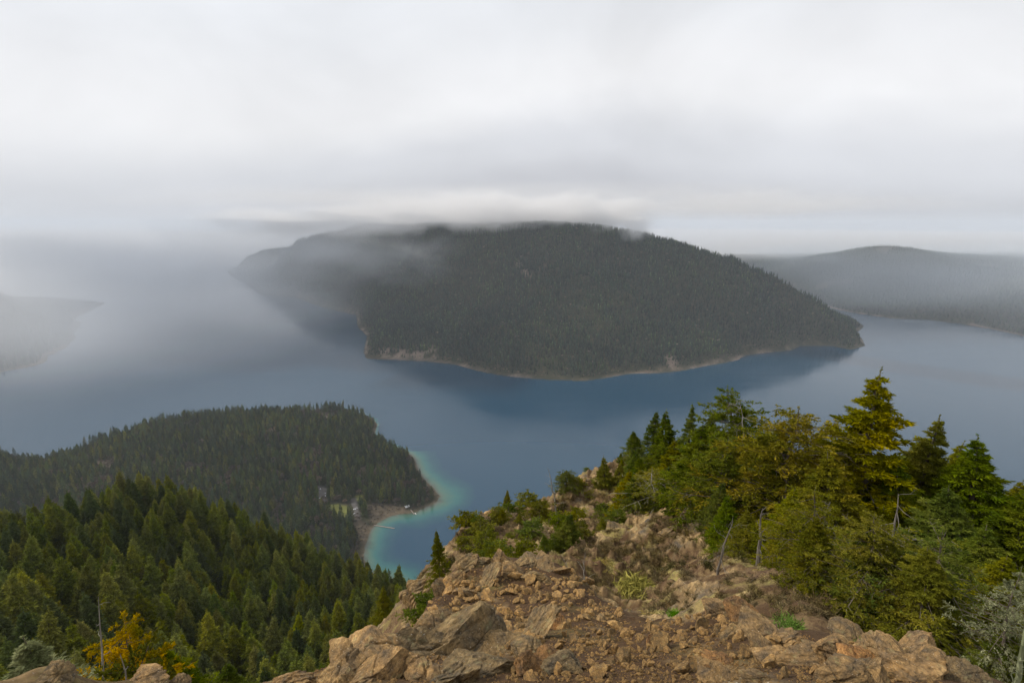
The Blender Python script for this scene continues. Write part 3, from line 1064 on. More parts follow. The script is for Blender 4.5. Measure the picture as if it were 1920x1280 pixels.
X, Y = jitter(-2700, 100, 40, 1720, 7.4, R, .49)
Z = near_hill_z(X, Y)
S = lookup(gx, gy, SD, X, Y)
rr_ = np.hypot(X, Y)
brown = fbm(X / 90, Y / 90, 55, 3)
ok = (S > 7) & in_view(X, Y, Z + 15, 80) & (rr_ > 60) & ((rr_ < 430) | (R.uniform(size=len(X)) < .8))
X, Y, Z, S, rr_, brown = (a[ok] for a in (X, Y, Z, S, rr_, brown))
og = open_ground(X, Y)
shrub = np.maximum.reduce([poly_sd(p, X, Y) for p in (P_shrub, P_shrub2, P_brown, P_brown2)])
ok = (og < -3) | ((shrub > -2) & (R.uniform(size=len(X)) < .9))
ok &= R.uniform(size=len(X)) > np.where(brown > .42, .35, 0)
X, Y, Z, S, rr_, brown, shrub = (a[ok] for a in (X, Y, Z, S, rr_, brown, shrub))
bare_p = np.where(shrub > -2, 1.0, np.where(S < 26, .75, np.clip((brown + .04) * 1.7, 0.07, .85)))
bare_p = np.where(rr_ < 500, .02, bare_p)
isb = R.uniform(size=len(X)) < bare_p
idx = np.where(isb, R.integers(5, 8, len(X)), R.integers(0, 5, len(X)))
scl = (.42 + .74 * R.uniform(0, 1, len(X)) ** .8) * (1 + .25 * fbm(X / 45, Y / 45, 5, 2)) * np.where(isb & (shrub > -2), .45, 1.0) * np.where(isb & (S < 26), .6, 1.0)
scl = np.where(rr_ < 430, .68 + (scl - .42) * .50, scl)
FOREST = np.stack([X, Y, Z - .3, scl, idx], 1)
far_f = rr_ > 430
F2 = FOREST[far_f]
scatter("point_forest", F2[:, :3], F2[:, 4], F2[:, 3], R.uniform(0, 6.28, len(F2)), C_pt, 8)
print("point trees", len(F2))

# the steep wood below the summit, left
md_me = []
for i in range(6):
    a, b = conifer(300 + i, 33, 5.4 + .6 * (i % 3), 24, 6, 14, 7, 1.05, .17, base=.10, irr=.36, droop=.32, up0=.35, taper=1.15)
    a2 = a.mesh("hill_conifer_crown", M_mid[(0, 1, 0, 1, 2, 0)[i]])
    b2 = b.mesh("hill_conifer_trunk", M_bark)
    md_me.append((a2, b2))


def joined(a2, b2):
    j = a2.copy()
    return j


C_md = proto_collection("hill_tree_kinds", [m[0] for m in md_me])
F1 = FOREST[(~far_f)]
order = np.argsort(np.hypot(F1[:, 0], F1[:, 1]))
F1 = F1[order]
u1, v1 = to_px(F1[:, 0], F1[:, 1], F1[:, 2] + 20)
vis = (u1 > -60) & (u1 < 860) & (v1 < 1400)
F1 = F1[vis]
NEAR_N = 105
Fn, Fs = F1[:NEAR_N], F1[NEAR_N:]
scatter("hillside_forest", Fs[:, :3], R.integers(0, 6, len(Fs)), Fs[:, 3] * 1.02, R.uniform(0, 6.28, len(Fs)), C_md, 6)
print("hill trees", len(Fn), len(Fs))
HUE = ('dark green', 'olive green', 'dark green', 'olive green', 'bluish green', 'dark green')
for i, (x, y, z, s, _) in enumerate(Fn):
    k = int(R.integers(0, 6))
    t = obj("conifer_tree", None, loc=(x, y, z), rot=(R.normal() * .03, R.normal() * .03, R.uniform(0, 6.28)), scl=s,
            label="%s conifer standing in the dense wood on the steep slope at lower left" % HUE[k], cat="conifer", group="%s conifers of the dense wood below the summit" % HUE[k])
    obj("crown", md_me[k][0], parent=t)
    obj("trunk", md_me[k][1], parent=t)

# ------------------------------------------------------------------ the rocky summit the viewer stands on
S_PTS = [(-250, 1330, 2.6), (-100, 1290, 2.9), (40, 1285, 3.0), (100, 1253, 3.1), (180, 1288, 3.1), (280, 1266, 3.2), (400, 1300, 3.1), (540, 1275, 3.2), (600, 1255, 3.3), (650, 1235, 3.5), (720, 1202, 3.9), (790, 1188, 4.3),
         (400, 1400, 2.2), (0, 1400, 2.2), (560, 1330, 2.4), (700, 1300, 2.2), (830, 1300, 2.1), (960, 1295, 2.1), (1200, 1290, 2.1), (1400, 1290, 2.1), (1550, 1290, 2.2), (1700, 1290, 2.6), (1830, 1283, 3.0), (1950, 1330, 2.7), (2100, 1400, 2.4),
         (960, 1500, 1.3), (500, 1500, 1.4), (1400, 1500, 1.3), (100, 1520, 1.5), (1900, 1500, 1.5),
         (760, 1250, 2.9), (900, 1205, 4.0), (900, 1245, 3.0), (1000, 1200, 3.6), (1000, 1250, 2.6), (1100, 1205, 3.5), (1100, 1250, 2.6), (1300, 1250, 2.6), (1300, 1200, 3.5), (1500, 1245, 2.8), (1500, 1198, 3.8),
         (1600, 1215, 3.6), (1665, 1200, 3.9), (1750, 1240, 3.4),
         (1175, 1182, 4.6), (1240, 1166, 4.9), (1330, 1150, 5.1), (1420, 1160, 4.9), (1460, 1175, 4.6), (1590, 1190, 4.4),
         (775, 1178, 6.0), (800, 1140, 6.8), (850, 1068, 8.4), (900, 1055, 9.0), (950, 1050, 9.5), (1040, 1060, 9.4), (1100, 1095, 8.4), (1150, 1135, 6.8), (1182, 1176, 5.1),
         (900, 1120, 7.0), (1000, 1120, 6.9), (1000, 1165, 5.3), (900, 1165, 5.5), (850, 1150, 6.2), (1080, 1150, 5.8),
         # the gully behind the saddle and its flanks
         (1180, 1150, 12.0), (1230, 1135, 11.5), (1180, 1100, 15.0), (1330, 1090, 11.5), (1450, 1125, 8.3), (1400, 1055, 13.5), (1500, 1150, 7.2), (1545, 1140, 7.6), (1480, 1088, 9.6),
         (1285, 965, 20.0), (1210, 1000, 20.5), (1260, 1060, 16.5), (1340, 1030, 16.5), (1410, 1036, 15.5), (1100, 1040, 17.0), (1130, 1100, 14.5),
         (870, 1003, 22.0), (900, 985, 24.0), (960, 968, 26.0), (1000, 955, 28.0), (1060, 925, 31.0), (1095, 898, 34.0), (1170, 862, 40.0), (1130, 882, 37.0),
         (1050, 980, 27.0), (1010, 1010, 22.0), (930, 1030, 19.0), (1180, 930, 30.0), (1150, 980, 24.0), (860, 1050, 17.0), (780, 1100, 26.0),
         (1300, 900, 40.0), (1300, 940, 30.0), (1350, 1000, 25.0), (1450, 1045, 22.0), (1500, 940, 38.0), (1700, 1020, 30.0), (1900, 1130, 22.0), (1600, 1130, 19.0), (1700, 1200, 12.0), (1850, 1270, 7.0), (1600, 1200, 7.5), (1700, 1260, 6.2), (1900, 1380, 5.5), (2050, 1300, 9.0),
         # where the rock falls away out of sight
         (1060, 1090, 11.5), (960, 1085, 12.0), (870, 1110, 11.5), (1150, 1180, 8.5), (1230, 1200, 7.5), (1330, 1185, 7.5), (1430, 1190, 6.4),
         (700, 1330, 6.0), (600, 1420, 5.5), (400, 1500, 5.5), (200, 1500, 5.5), (0, 1500, 5.5), (-250, 1500, 5.5), (780, 1270, 7.2), (760, 1230, 10.0),
         (700, 1360, 10.0), (400, 1560, 10.0), (0, 1560, 10.0), (-250, 1500, 10.0), (760, 1210, 16.0), (650, 1300, 20.0), (400, 1450, 20.0), (0, 1400, 20.0),
         (700, 1200, 32.0), (400, 1400, 40.0), (0, 1350, 40.0), (780, 1180, 40.0), (860, 1100, 32.0), (960, 1040, 38.0), (1080, 960, 46.0), (1170, 930, 56.0), (1300, 960, 62.0), (1600, 960, 62.0), (1900, 1080, 50.0), (2100, 1150, 40.0),
         (960, 1150, 75.0), (0, 1350, 75.0), (700, 1250, 75.0), (1300, 1080, 80.0), (1700, 1100, 80.0), (2100, 1200, 75.0)]


def az_tan(u, v):
    x, y, k = ray(u, v)
    return np.arctan2(x, y), -k / np.hypot(x, y)


sp = np.array(S_PTS, float)
saz, stn = az_tan(sp[:, 0], sp[:, 1])
summit_f = rbf(np.stack([saz * 1.7, np.log(sp[:, 2])], 1), stn, c=0.05, smooth=0.004)


def summit_drop(az, r):
    return summit_f(np.stack([az * 1.7, np.log(r)], -1)) * r


def strat(X, Y, Zb):
    """tilted rock layers: broken, step-like ridges"""
    a = (X * 0.55 + Y * 0.25 + Zb * 0.8)
    wv = fbm(X * .5, Y * .5, Zb * .5, 3) * 1.2
    s = (a * 2.6 + wv) % 1.0
    return np.where(s < .8, s / .8, (1 - s) / .2)


def summit_xyz(az, r, fine=True):
    X, Y = r * np.sin(az), r * np.cos(az)
    drop = summit_drop(az, r)
    Z = H - drop
    if not fine:
        return X, Y, Z, None, None
    rockm = sstep(-.12, .22, fbm(X / 1.7 + 5, Y / 1.7, 3.3, 4) + .18 * sstep(9, 16, r))
    # outcrops: left block, right ledges, head of the mound
    u, v = to_px(X, Y, Z)
    dz = np.zeros_like(X)
    n_big = fbm(X / 4.0, Y / 4.0, 1.1, 3)
    dz += n_big * 0.55 * sstep(8, 20, r)
    dz += fbm(X / 1.4, Y / 1.4, 2.1, 3, ridged=True) * 0.42 * sstep(5, 16, r) * (.4 + rockm)
    dz += fbm(X / .55, Y / .55, 3.1, 3, ridged=True) * np.where(r < 12, .035, .06) * sstep(1.5, 5, r) * (.3 + rockm)
    dz += (strat(X, Y, Z) - .5) * 0.05 * rockm * sstep(1.5, 4, r)
    dz += fbm(X / .16, Y / .16, 4.1, 4) * 0.020 * np.clip(r / 6, .7, 2.5)
    dz += fbm(X / .05, Y / .05, 5.1, 2, ridged=True) * 0.004 * np.clip(r / 3, .8, 3)
    far = sstep(8, 12, r)
    dz += far * (fbm(X / .9, Y / .9, 6.1, 3, ridged=True) * .13 + fbm(X / .35, Y / .35, 7.1, 3) * .07)
    return X, Y, Z + dz, rockm, (u, v)


def deg(a, b, s):
    return np.radians(np.arange(a, b, s))


s_az = np.concatenate([deg(-75, -50, 1.0), deg(-50, -24, .28), deg(-24, 44, .085), deg(44, 52, .3), deg(52, 75.1, 1.0)])
s_r = np.concatenate([np.exp(np.linspace(math.log(.9), math.log(11), 520, endpoint=False)), np.exp(np.linspace(math.log(11), math.log(78), 240))])
SA, SR = np.meshgrid(s_az, s_r, indexing='ij')
SX, SY, SZ, SROCK, (SU, SV) = summit_xyz(SA, SR)
mound_dirt = np.exp(-(((SU - 1060) / 110) ** 2 + ((SV - 1115) / 38) ** 2)) + .7 * np.exp(-(((SU - 1140) / 170) ** 2 + ((SV - 1215) / 35) ** 2)) + .8 * np.exp(-(((SU - 1520) / 70) ** 2 + ((SV - 1195) / 18) ** 2))
dirt = np.clip(mound_dirt * 1.4 * (SR < 10) + sstep(.45, -.05, fbm(SX / .7, SY / .7, 13, 4)) * 1.0, 0, 1) * sstep(.9, .4, SROCK * (SR > 9))
slopecov = sstep(9.7, 12.5, SR) + (SR > 6) * (SU > 1200) * .9
slopecov = np.clip(slopecov, 0, 1) * sstep(.10, -.25, fbm(SX / 2.6, SY / 2.6, 23, 4) - .12)
moss = sstep(.05, .38, fbm(SX / .9, SY / .9, 33, 5)) * np.clip(.25 + sstep(6, 12, SR), 0, 1)
summit = obj("rocky_summit", mesh_np("rocky_summit", np.stack([SX, SY, SZ], -1).reshape(-1, 3), grid_faces(len(s_az), len(s_r)), True,
                                     {'dirt': dirt.ravel(), 'cover': slopecov.ravel(), 'moss': moss.ravel()}), kind='structure')


def c_rock(tint=(1, 1, 1), attrs=False, sc=1.0):
    def b(k):
        p = k.n('ShaderNodeTexCoord').outputs['Object']
        n1 = k.noise(p, 1.3 * sc, 6, .65, .4)
        n2 = k.noise(p, 9 * sc, 6, .7)
        n3 = k.noise(k.mapping(p, (1, 1, 3.5), (0, 0, 0), (.5, .5, .2)), 7 * sc, 5, .7, 1.2)
        c = k.ramp(n1, [(.30, (.085, .075, .062)), (.42, (.170, .124, .070)), (.55, (.285, .192, .088)), (.68, (.43, .315, .16)), (.8, (.21, .19, .15))])
        c = k.mix(1.0, c, k.ramp(n3, [(.34, .40), (.5, 1.0), (.66, 1.35)]), 'MULTIPLY')
        c = k.mix(1.0, c, k.ramp(n2, [(.30, .55), (.55, 1.05), (.72, 1.35)]), 'MULTIPLY')
        # pale quartz flecks
        fl = k.noise(p, 26 * sc, 3, .6)
        c = k.mix(k.ramp(fl, [(.66, 0), (.70, .8)]), c, (.62, .57, .48))
        # lichen
        lc = k.noise(k.mapping(p, (1, 1, 1), (7, 2, 5)), 3.2 * sc, 6, .75)
        c = k.mix(k.ramp(lc, [(.56, 0), (.66, .65)]), c, (.27, .25, .13))
        if tint != (1, 1, 1):
            c = k.mix(1.0, c, tint, 'MULTIPLY')
        oi = k.n('ShaderNodeObjectInfo').outputs['Random']
        if not attrs:
            c = k.mix(1.0, c, k.ramp(oi, [(0, (.72, .70, .68)), (.35, (1, .93, .84)), (.7, (1.12, 1.0, .86)), (1, (1.25, 1.17, 1.05))]), 'MULTIPLY')
        h = k.math('ADD', k.math('MULTIPLY', n2, .5), k.math('MULTIPLY', n3, .6))
        if attrs:
            at = lambda nm: k.n('ShaderNodeAttribute', attribute_name=nm).outputs['Fac']
            dn = k.noise(p, 30, 6, .8)
            dc = k.ramp(dn, [(.3, (.030, .017, .008)), (.52, (.072, .040, .018)), (.68, (.135, .084, .042)), (.80, (.26, .20, .14))])
            c = k.mix(at('dirt'), c, dc)
            cn = k.noise(p, 7, 8, .8, .5)
            cn2 = k.noise(p, .9, 5, .6)
            cc = k.ramp(cn, [(.30, (.030, .020, .013)), (.47, (.105, .070, .042)), (.60, (.19, .145, .080)), (.72, (.34, .29, .15))])
            cc = k.mix(1.0, cc, k.ramp(cn2, [(.3, (.8, .66, .62)), (.7, (1.25, 1.2, 1.0))]), 'MULTIPLY')
            c = k.mix(at('cover'), c, cc)
            mn = k.noise(p, 16, 5, .7)
            c = k.mix(k.math('MULTIPLY', at('moss'), k.ramp(mn, [(.36, 0), (.6, .95)])), c, k.mix(mn, (.10, .095, .02), (.40, .34, .11)))
            h = k.math('ADD', h, k.math('MULTIPLY', dn, .4))
        return c, h, .03, .8
    return b


M_ground = pbr("summit_ground", c_rock(attrs=True), .92, .2)
summit.data.materials.append(M_ground)
M_rock = pbr("rock_weathered", c_rock(), .88, .25)
M_rockg = pbr("rock_grey", c_rock((.80, .86, .92)), .88, .25)
M_rocko = pbr("rock_rust", c_rock((1.10, .90, .74)), .88, .25)
M_stone = pbr("loose_stone", c_rock((1.45, 1.36, 1.18), sc=2.0), .9, .2)
ROCKM = [M_rock, M_rockg, M_rocko]


def hit(u, v, rmin=1.2, rmax=75):
    """first place where the sight line meets the summit ground"""
    az, tn = az_tan(u, v)
    r = np.exp(np.linspace(math.log(rmin), math.log(rmax), 300))
    g = summit_f(np.stack([np.full(300, float(az)) * 1.7, np.log(r)], -1))
    i = np.argmax(g <= tn)
    if g[i] > tn:
        return None
    x, y = r[i] * math.sin(az), r[i] * math.cos(az)
    return x, y, H - g[i] * r[i], r[i], float(az)


def ground_z(x, y):
    az, r = np.arctan2(x, y), np.hypot(x, y)
    return lookup(s_az, s_r, SZ, az, r)


def rock_mesh(seed, sub, ncut=14, rough=.06, dims=(1, .8, .6), layer=0.0, name="rock"):
    """angular broken rock: a ball cut by planes, then weathered; unit half-width"""
    R = np.random.default_rng(seed)
    v, f = ICO[sub]
    v = v.copy()
    d = unit(R.normal(size=(ncut, 3)) + 1e-6)
    h = R.uniform(.40, .78, ncut)
    v *= 1.0
    for a, b in zip(d, h):
        s = v @ a
        v = v - np.maximum(s - b, 0)[:, None] * a
    v = v * np.array(dims)
    if sub >= 3:
        n = unit(v)
        dsp = fbm(v[:, 0] * 2.2 + seed, v[:, 1] * 2.2, v[:, 2] * 2.2, 5) * rough + fbm(v[:, 0] * 6 + seed, v[:, 1] * 6, v[:, 2] * 6, 3, ridged=True) * rough * .35
        if layer:
            q = v @ unit(R.normal(size=3) * np.array([.5, .5, 1.2]))
            q = (q * 5.5 + fbm(v[:, 0] * 2, v[:, 1] * 2, v[:, 2] * 2 + seed, 2) * .8) % 1
            dsp += np.where(q < .75, q / .75, (1 - q) / .25) * layer - layer * .5
            # joints
            for _ in range(3):
                jn = unit(R.normal(size=3))
                dj = np.abs(v @ jn - R.uniform(-.4, .4) + fbm(v[:, 0] * 3, v[:, 1] * 3, v[:, 2] * 3, 2) * .05)
                dsp -= np.exp(-(dj / .03) ** 2) * .06
        v = v + n * dsp[:, None]
    return mesh_np(name, v, f, False)


big_rocks = [rock_mesh(400 + i, 5, 11 + i % 5, .07, (1, R.uniform(.65, .95), R.uniform(.5, .8)), .035 if i % 3 else .06) for i in range(9)]
mid_rocks = [rock_mesh(430 + i, 3, 12, .05, (1, R.uniform(.6, .95), R.uniform(.5, .8)), 0, "stone") for i in range(6)]
small_rocks = [rock_mesh(460 + i, 1, 8, .0, (1, R.uniform(.6, .95), R.uniform(.45, .8)), 0, "stone") for i in range(12)]


def put_rock(nm, me, mat, u, v, wpx, hsc=1.0, rot=None, sink=.35, parent=None, tilt=.25, **kw):
    h = hit(u, v)
    if h is None:
        return None
    x, y, z, r, az = h
    s = wpx * math.hypot(r, H - z) / F / 2 * 1.05
    z = float(ground_z(x, y))
    if rot is None:
        rot = (R.normal() * tilt, R.normal() * tilt, R.uniform(0, 6.28))
    o = obj(nm, me, None, parent=parent, loc=(x, y, z + s * .6 * hsc * (1 - 2 * sink)), rot=rot, scl=(s, s, s * hsc), **kw)
    if len(me.materials) == 0:
        me.materials.append(mat)
    o.material_slots[0].link = 'OBJECT'
    o.material_slots[0].material = mat
    return o


# bedrock blocks that belong to the ground: (u, v of the middle, width in picture points, height factor, material)
BEDS = [(660, 1262, 120, 1.0, 0), (720, 1228, 130, 1.1, 0), (700, 1275, 110, .9, 0), (790, 1222, 150, 1.0, 1), (775, 1268, 120, 1.0, 0), (860, 1225, 150, .9, 1), (850, 1275, 130, .9, 1),
        (930, 1225, 110, .8, 1), (640, 1285, 90, 1, 0), (560, 1283, 80, .8, 0), (810, 1200, 90, .7, 0), (1000, 1195, 110, .7, 1), (945, 1195, 90, .6, 0), (985, 1230, 90, .7, 1),
        (905, 1265, 120, .8, 1), (1060, 1262, 90, .7, 1), (1015, 1262, 80, .8, 2),
        (98, 1282, 60, .9, 1), (280, 1292, 80, .6, 0), (75, 1295, 50, .8, 1), (325, 1297, 50, .6, 0),
        (875, 1068, 60, 1.0, 1), (905, 1058, 55, .8, 1), (940, 1062, 60, .8, 0), (985, 1060, 60, .8, 1), (1020, 1066, 55, .8, 0), (860, 1090, 50, 1.1, 0), (960, 1085, 60, .7, 0), (1010, 1090, 60, .6, 1),
        (915, 1090, 60, .6, 1), (1050, 1075, 50, .6, 0), (880, 1120, 50, .5, 0), (830, 1115, 40, .8, 0),
        (1350, 1158, 90, .6, 0), (1395, 1165, 80, .6, 2), (1420, 1200, 120, .7, 0), (1470, 1205, 100, .7, 0), (1435, 1235, 90, .8, 0), (1480, 1245, 120, .8, 0), (1385, 1200, 80, .6, 1),
        (1590, 1212, 90, .5, 0), (1640, 1208, 80, .7, 0), (1640, 1240, 110, .8, 0), (1700, 1235, 110, .7, 0), (1690, 1268, 140, .8, 0), (1755, 1262, 110, .8, 0), (1800, 1275, 80, .8, 1), (1730, 1245, 90, .6, 1),
        (1540, 1235, 100, .7, 0), (1560, 1275, 120, .8, 0), (1620, 1280, 110, .8, 0), (1345, 1245, 80, .6, 2), (1350, 1275, 90, .7, 0), (1420, 1275, 80, .7, 0),
        (1285, 985, 40, 1.2, 1), (1300, 1000, 45, 1.0, 1), (1410, 1045, 40, 1.0, 1), (1120, 900, 40, 1.0, 1), (1090, 915, 40, 1.1, 0), (1070, 940, 35, 1.0, 1), (1000, 968, 40, .8, 1),
        (880, 1012, 45, 1.1, 1), (905, 1000, 40, 1.0, 1), (925, 985, 36, 1.0, 0), (960, 985, 40, .9, 1), (1145, 880, 36, .9, 1), (1030, 1000, 36, .8, 0), (990, 1000, 40, .8, 1),
        (1150, 1010, 36, .8, 1), (1100, 990, 34, .8, 0), (1250, 1010, 30, .7, 1), (1210, 1040, 28, .7, 1), (795, 1110, 60, 1.2, 1), (775, 1125, 50, 1.0, 1), (775, 1170, 46, .8, 1), (1130, 1060, 30, .7, 1)]
for i, (u, v, wd, hs, m) in enumerate(BEDS):
    put_rock("rock", big_rocks[i % 9 if u > 400 else 0], ROCKM[m], u, v, wd * (.92 if u > 1300 and v > 1140 else 1.1), hs * (.8 if v > 1140 else 1), sink=.5, parent=summit, tilt=.35 if u > 400 else .1)

# loose rocks one can point at
LOOSE = [(1040, 1178, 42, 1.0, 2, "orange-brown pointed rock lying alone on the dirt near the mound"),
         (985, 1262, 64, 1.0, 2, "flat-faced rusty orange block at the bottom edge of the path"),
         (1075, 1205, 26, 1.0, 0, "small tan rock on bare dirt right of the pointed rock"),
         (1127, 1168, 22, .9, 0, "pale small rock on the dark dirt of the mound's right side"),
         (1300, 1205, 24, .9, 0, "tan cube-like stone in the middle of the gravel path"),
         (1218, 1212, 26, .9, 2, "rust-coloured stone among gravel below the saddle"),
         (1330, 1272, 44, .9, 2, "brown slab stone at the bottom edge right of the path"),
         (1610, 1262, 74, .9, 2, "smooth reddish boulder with a flat face at bottom right"),
         (1555, 1250, 80, 1.0, 0, "rounded tan boulder beside the reddish boulder"),
         (1148, 1245, 24, .8, 0, "narrow standing stone in the gravel at bottom centre"),
         (870, 1068, 30, .8, 1, "grey rock perched on the left shoulder of the mound")]
for i, (u, v, wd, hs, m, lb) in enumerate(LOOSE):
    put_rock("boulder", big_rocks[(i * 2 + 1) % 9] if wd > 40 else mid_rocks[i % 6], ROCKM[m], u, v, wd, hs, sink=.12, tilt=.3, label=lb, cat="rock")

# stones: three hundred that show largest are pieces of the ground, the rest gravel
AREA = [(780, 1170), (850, 1080), (960, 1060), (1060, 1075), (1110, 1100), (1185, 1180), (1240, 1168), (1330, 1160), (1500, 1195), (1600, 1215), (1760, 1280), (560, 1280), (700, 1210)]
n = 0
while n < 285:
    u, v = R.uniform(600, 1750), R.uniform(1085, 1282)
    if poly_sd(AREA, np.array([u]), np.array([v]))[0] < 3 or (u < 930 and v > 1190 and R.uniform() < .7):
        continue
    wd = 12 * (1 - R.uniform()) ** -.5
    if wd > 44:
        continue
    k_ = int(R.integers(0, 12))
    me = small_rocks[k_] if wd < 20 else mid_rocks[k_ % 6]
    if put_rock("stone", me, M_stone, u, v, wd, R.uniform(.7, 1.1), sink=.08, parent=summit, tilt=.5):
        n += 1
grav_me = [m.copy() for m in small_rocks[:8]]
for m in grav_me:
    m.materials.clear()
    m.materials.append(M_stone)
C_grav = proto_collection("gravel_kinds", grav_me)
NG = 15000
gu, gv = R.uniform(560, 1800, NG), 1052 + 235 * R.uniform(0, 1, NG) ** .8
ins = poly_sd(AREA, gu, gv) > -6
gu, gv = gu[ins], gv[ins]
az, tn = az_tan(gu, gv)
rr = np.exp(np.linspace(math.log(1.4), math.log(12), 160))
G = summit_f(np.stack(np.broadcast_arrays(az[:, None] * 1.7, np.log(rr)[None]), -1))
ii = np.argmax(G <= tn[:, None], 1)
ok = G[np.arange(len(ii)), ii] <= tn
r_ = rr[ii] * R.uniform(.985, 1.015, len(ii))
gxx, gyy = r_ * np.sin(az), r_ * np.cos(az)
clus = fbm(gxx / .5, gyy / .5, 77, 3)
ok &= R.uniform(size=len(ok)) < np.clip(.75 + clus * 1.6, .12, 1)
gxx, gyy, r_ = gxx[ok], gyy[ok], r_[ok]
gs = (r_ * 1.35 / 960 / 2) * 2.5 * (1 - R.uniform(size=len(r_))) ** -.50
gs = np.minimum(gs, r_ * .009)
gz = ground_z(gxx, gyy) + gs * .25
scatter("gravel", np.stack([gxx, gyy, gz], 1), R.integers(0, 8, len(gxx)), gs, R.uniform(0, 6.28, len(gxx)), C_grav, 8, lean=.6)
print("gravel", len(gxx))

# ------------------------------------------------------------------ conifers of the summit ridge
M_green = leaf_mat("needles_green", (.050, .078, .009), (.095, .125, .013), (.150, .165, .020), .14, .9, .3, .016, .006, .14)
M_olive = leaf_mat("needles_olive", (.075, .088, .009), (.135, .142, .013), (.205, .185, .020), .14, .8, .3, .016, .006, .12)
M_orange = leaf_mat("needles_rusty_gold", (.082, .096, .008), (.142, .140, .010), (.230, .185, .013), .10, .8, .3, .012, .006, .10)
M_gold = leaf_mat("needles_golden", (.13, .14, .010), (.36, .25, .012), (.56, .35, .018), .06, 1.2, .3, .01, .006, .06)
M_lichen = leaf_mat("lichen_grown_needles", (.100, .120, .060), (.190, .210, .120), (.320, .340, .220), .08, 2.0, .2)
M_scrub = leaf_mat("dry_scrub", (.060, .046, .024), (.125, .098, .052), (.220, .180, .085), .25, 2.0, .15)
TM = {'g': M_green, 'o': M_olive, 'r': M_orange, 'y': M_gold, 'l': M_lichen}
PR = {}
spec = {  # kind: (seed, ht, rad, nwh, nbr, ntw, nsp, sl, sw, kwargs)
    'A': (501, 8, 1.9, 27, 6, 15, 13, .145, .022, dict(taper=1.25, base=.10, irr=.34, droop=.22, bare=.10, wood_twigs=True)),
    'B': (502, 8, 2.2, 26, 6, 15, 14, .145, .022, dict(taper=1.35, base=.16, irr=.42, droop=.30, bare=.16, wood_twigs=True, lean=.05)),
    'C': (503, 8, 1.5, 28, 5, 14, 13, .135, .021, dict(taper=1.15, base=.06, irr=.26, droop=.18, bare=.05, wood_twigs=True)),
    'D': (504, 8, 2.3, 22, 6, 17, 14, .15, .023, dict(base=.22, irr=.50, droop=.20, bare=.22, wood_twigs=True, top_round=.45, lean=-.06)),
    'E': (505, 8, 2.3, 17, 5, 13, 12, .15, .023, dict(base=.25, irr=.60, droop=.30, bare=.35, wood_twigs=True, top_round=.3, lean=.08)),
    'S': (506, 2, 1.0, 10, 6, 12, 8, .12, .026, dict(base=.05, irr=.45, droop=.10, bare=.08, wood_twigs=True, top_round=.5)),
}
for k, (sd_, ht, rad, a, b, c, d, sl, sw, kw) in spec.items():
    C, Wd = conifer(sd_, ht, rad, a, b, c, d, sl, sw, trunk_r=ht * .017, **kw)
    PR[k] = (C.mesh("ridge_crown_" + k, M_green), Wd.mesh("ridge_trunk_" + k, M_bark), ht, rad)


def near_z(x, y):
    r = math.hypot(x, y)
    if r < 74:
        return float(ground_z(x, y))
    return float(lookup(gx, gy, GZ, x, y))


def ridge_tree(kind, mat, u, v, r, wpx, label, base_v=None, rot=None, group=None, cat="conifer", name="conifer_tree", wood=None):
    top = at_r(u, v, r)
    x, y = top[0], top[1]
    g = near_z(x, y)
    if base_v is not None:
        g = at_r(u, base_v, r)[2]
    h = top[2] - g
    cm, tm, ht, rad = PR[kind]
    h = max(h, (.8 if group else .3) * 1.0)
    sz = h / ht
    dist = math.sqrt(r * r + (H - top[2]) ** 2)
    sx = wpx * dist / F / 2 / rad * 1.0
    sx = min(max(sx, sz * .45), sz * 1.9)
    t = obj(name, None, loc=(x, y, g - .05 * h * .3), rot=(R.normal() * .02, R.normal() * .02, R.uniform(0, 6.28) if rot is None else rot), scl=(sx, sx, sz), label=label, cat=cat, group=group)
    c = obj("crown", cm, parent=t)
    c.material_slots[0].link = 'OBJECT'
    c.material_slots[0].material = TM[mat]
    w_ = obj("trunk", tm, parent=t)
    if wood:
        w_.material_slots[0].link = 'OBJECT'
        w_.material_slots[0].material = wood
    return t


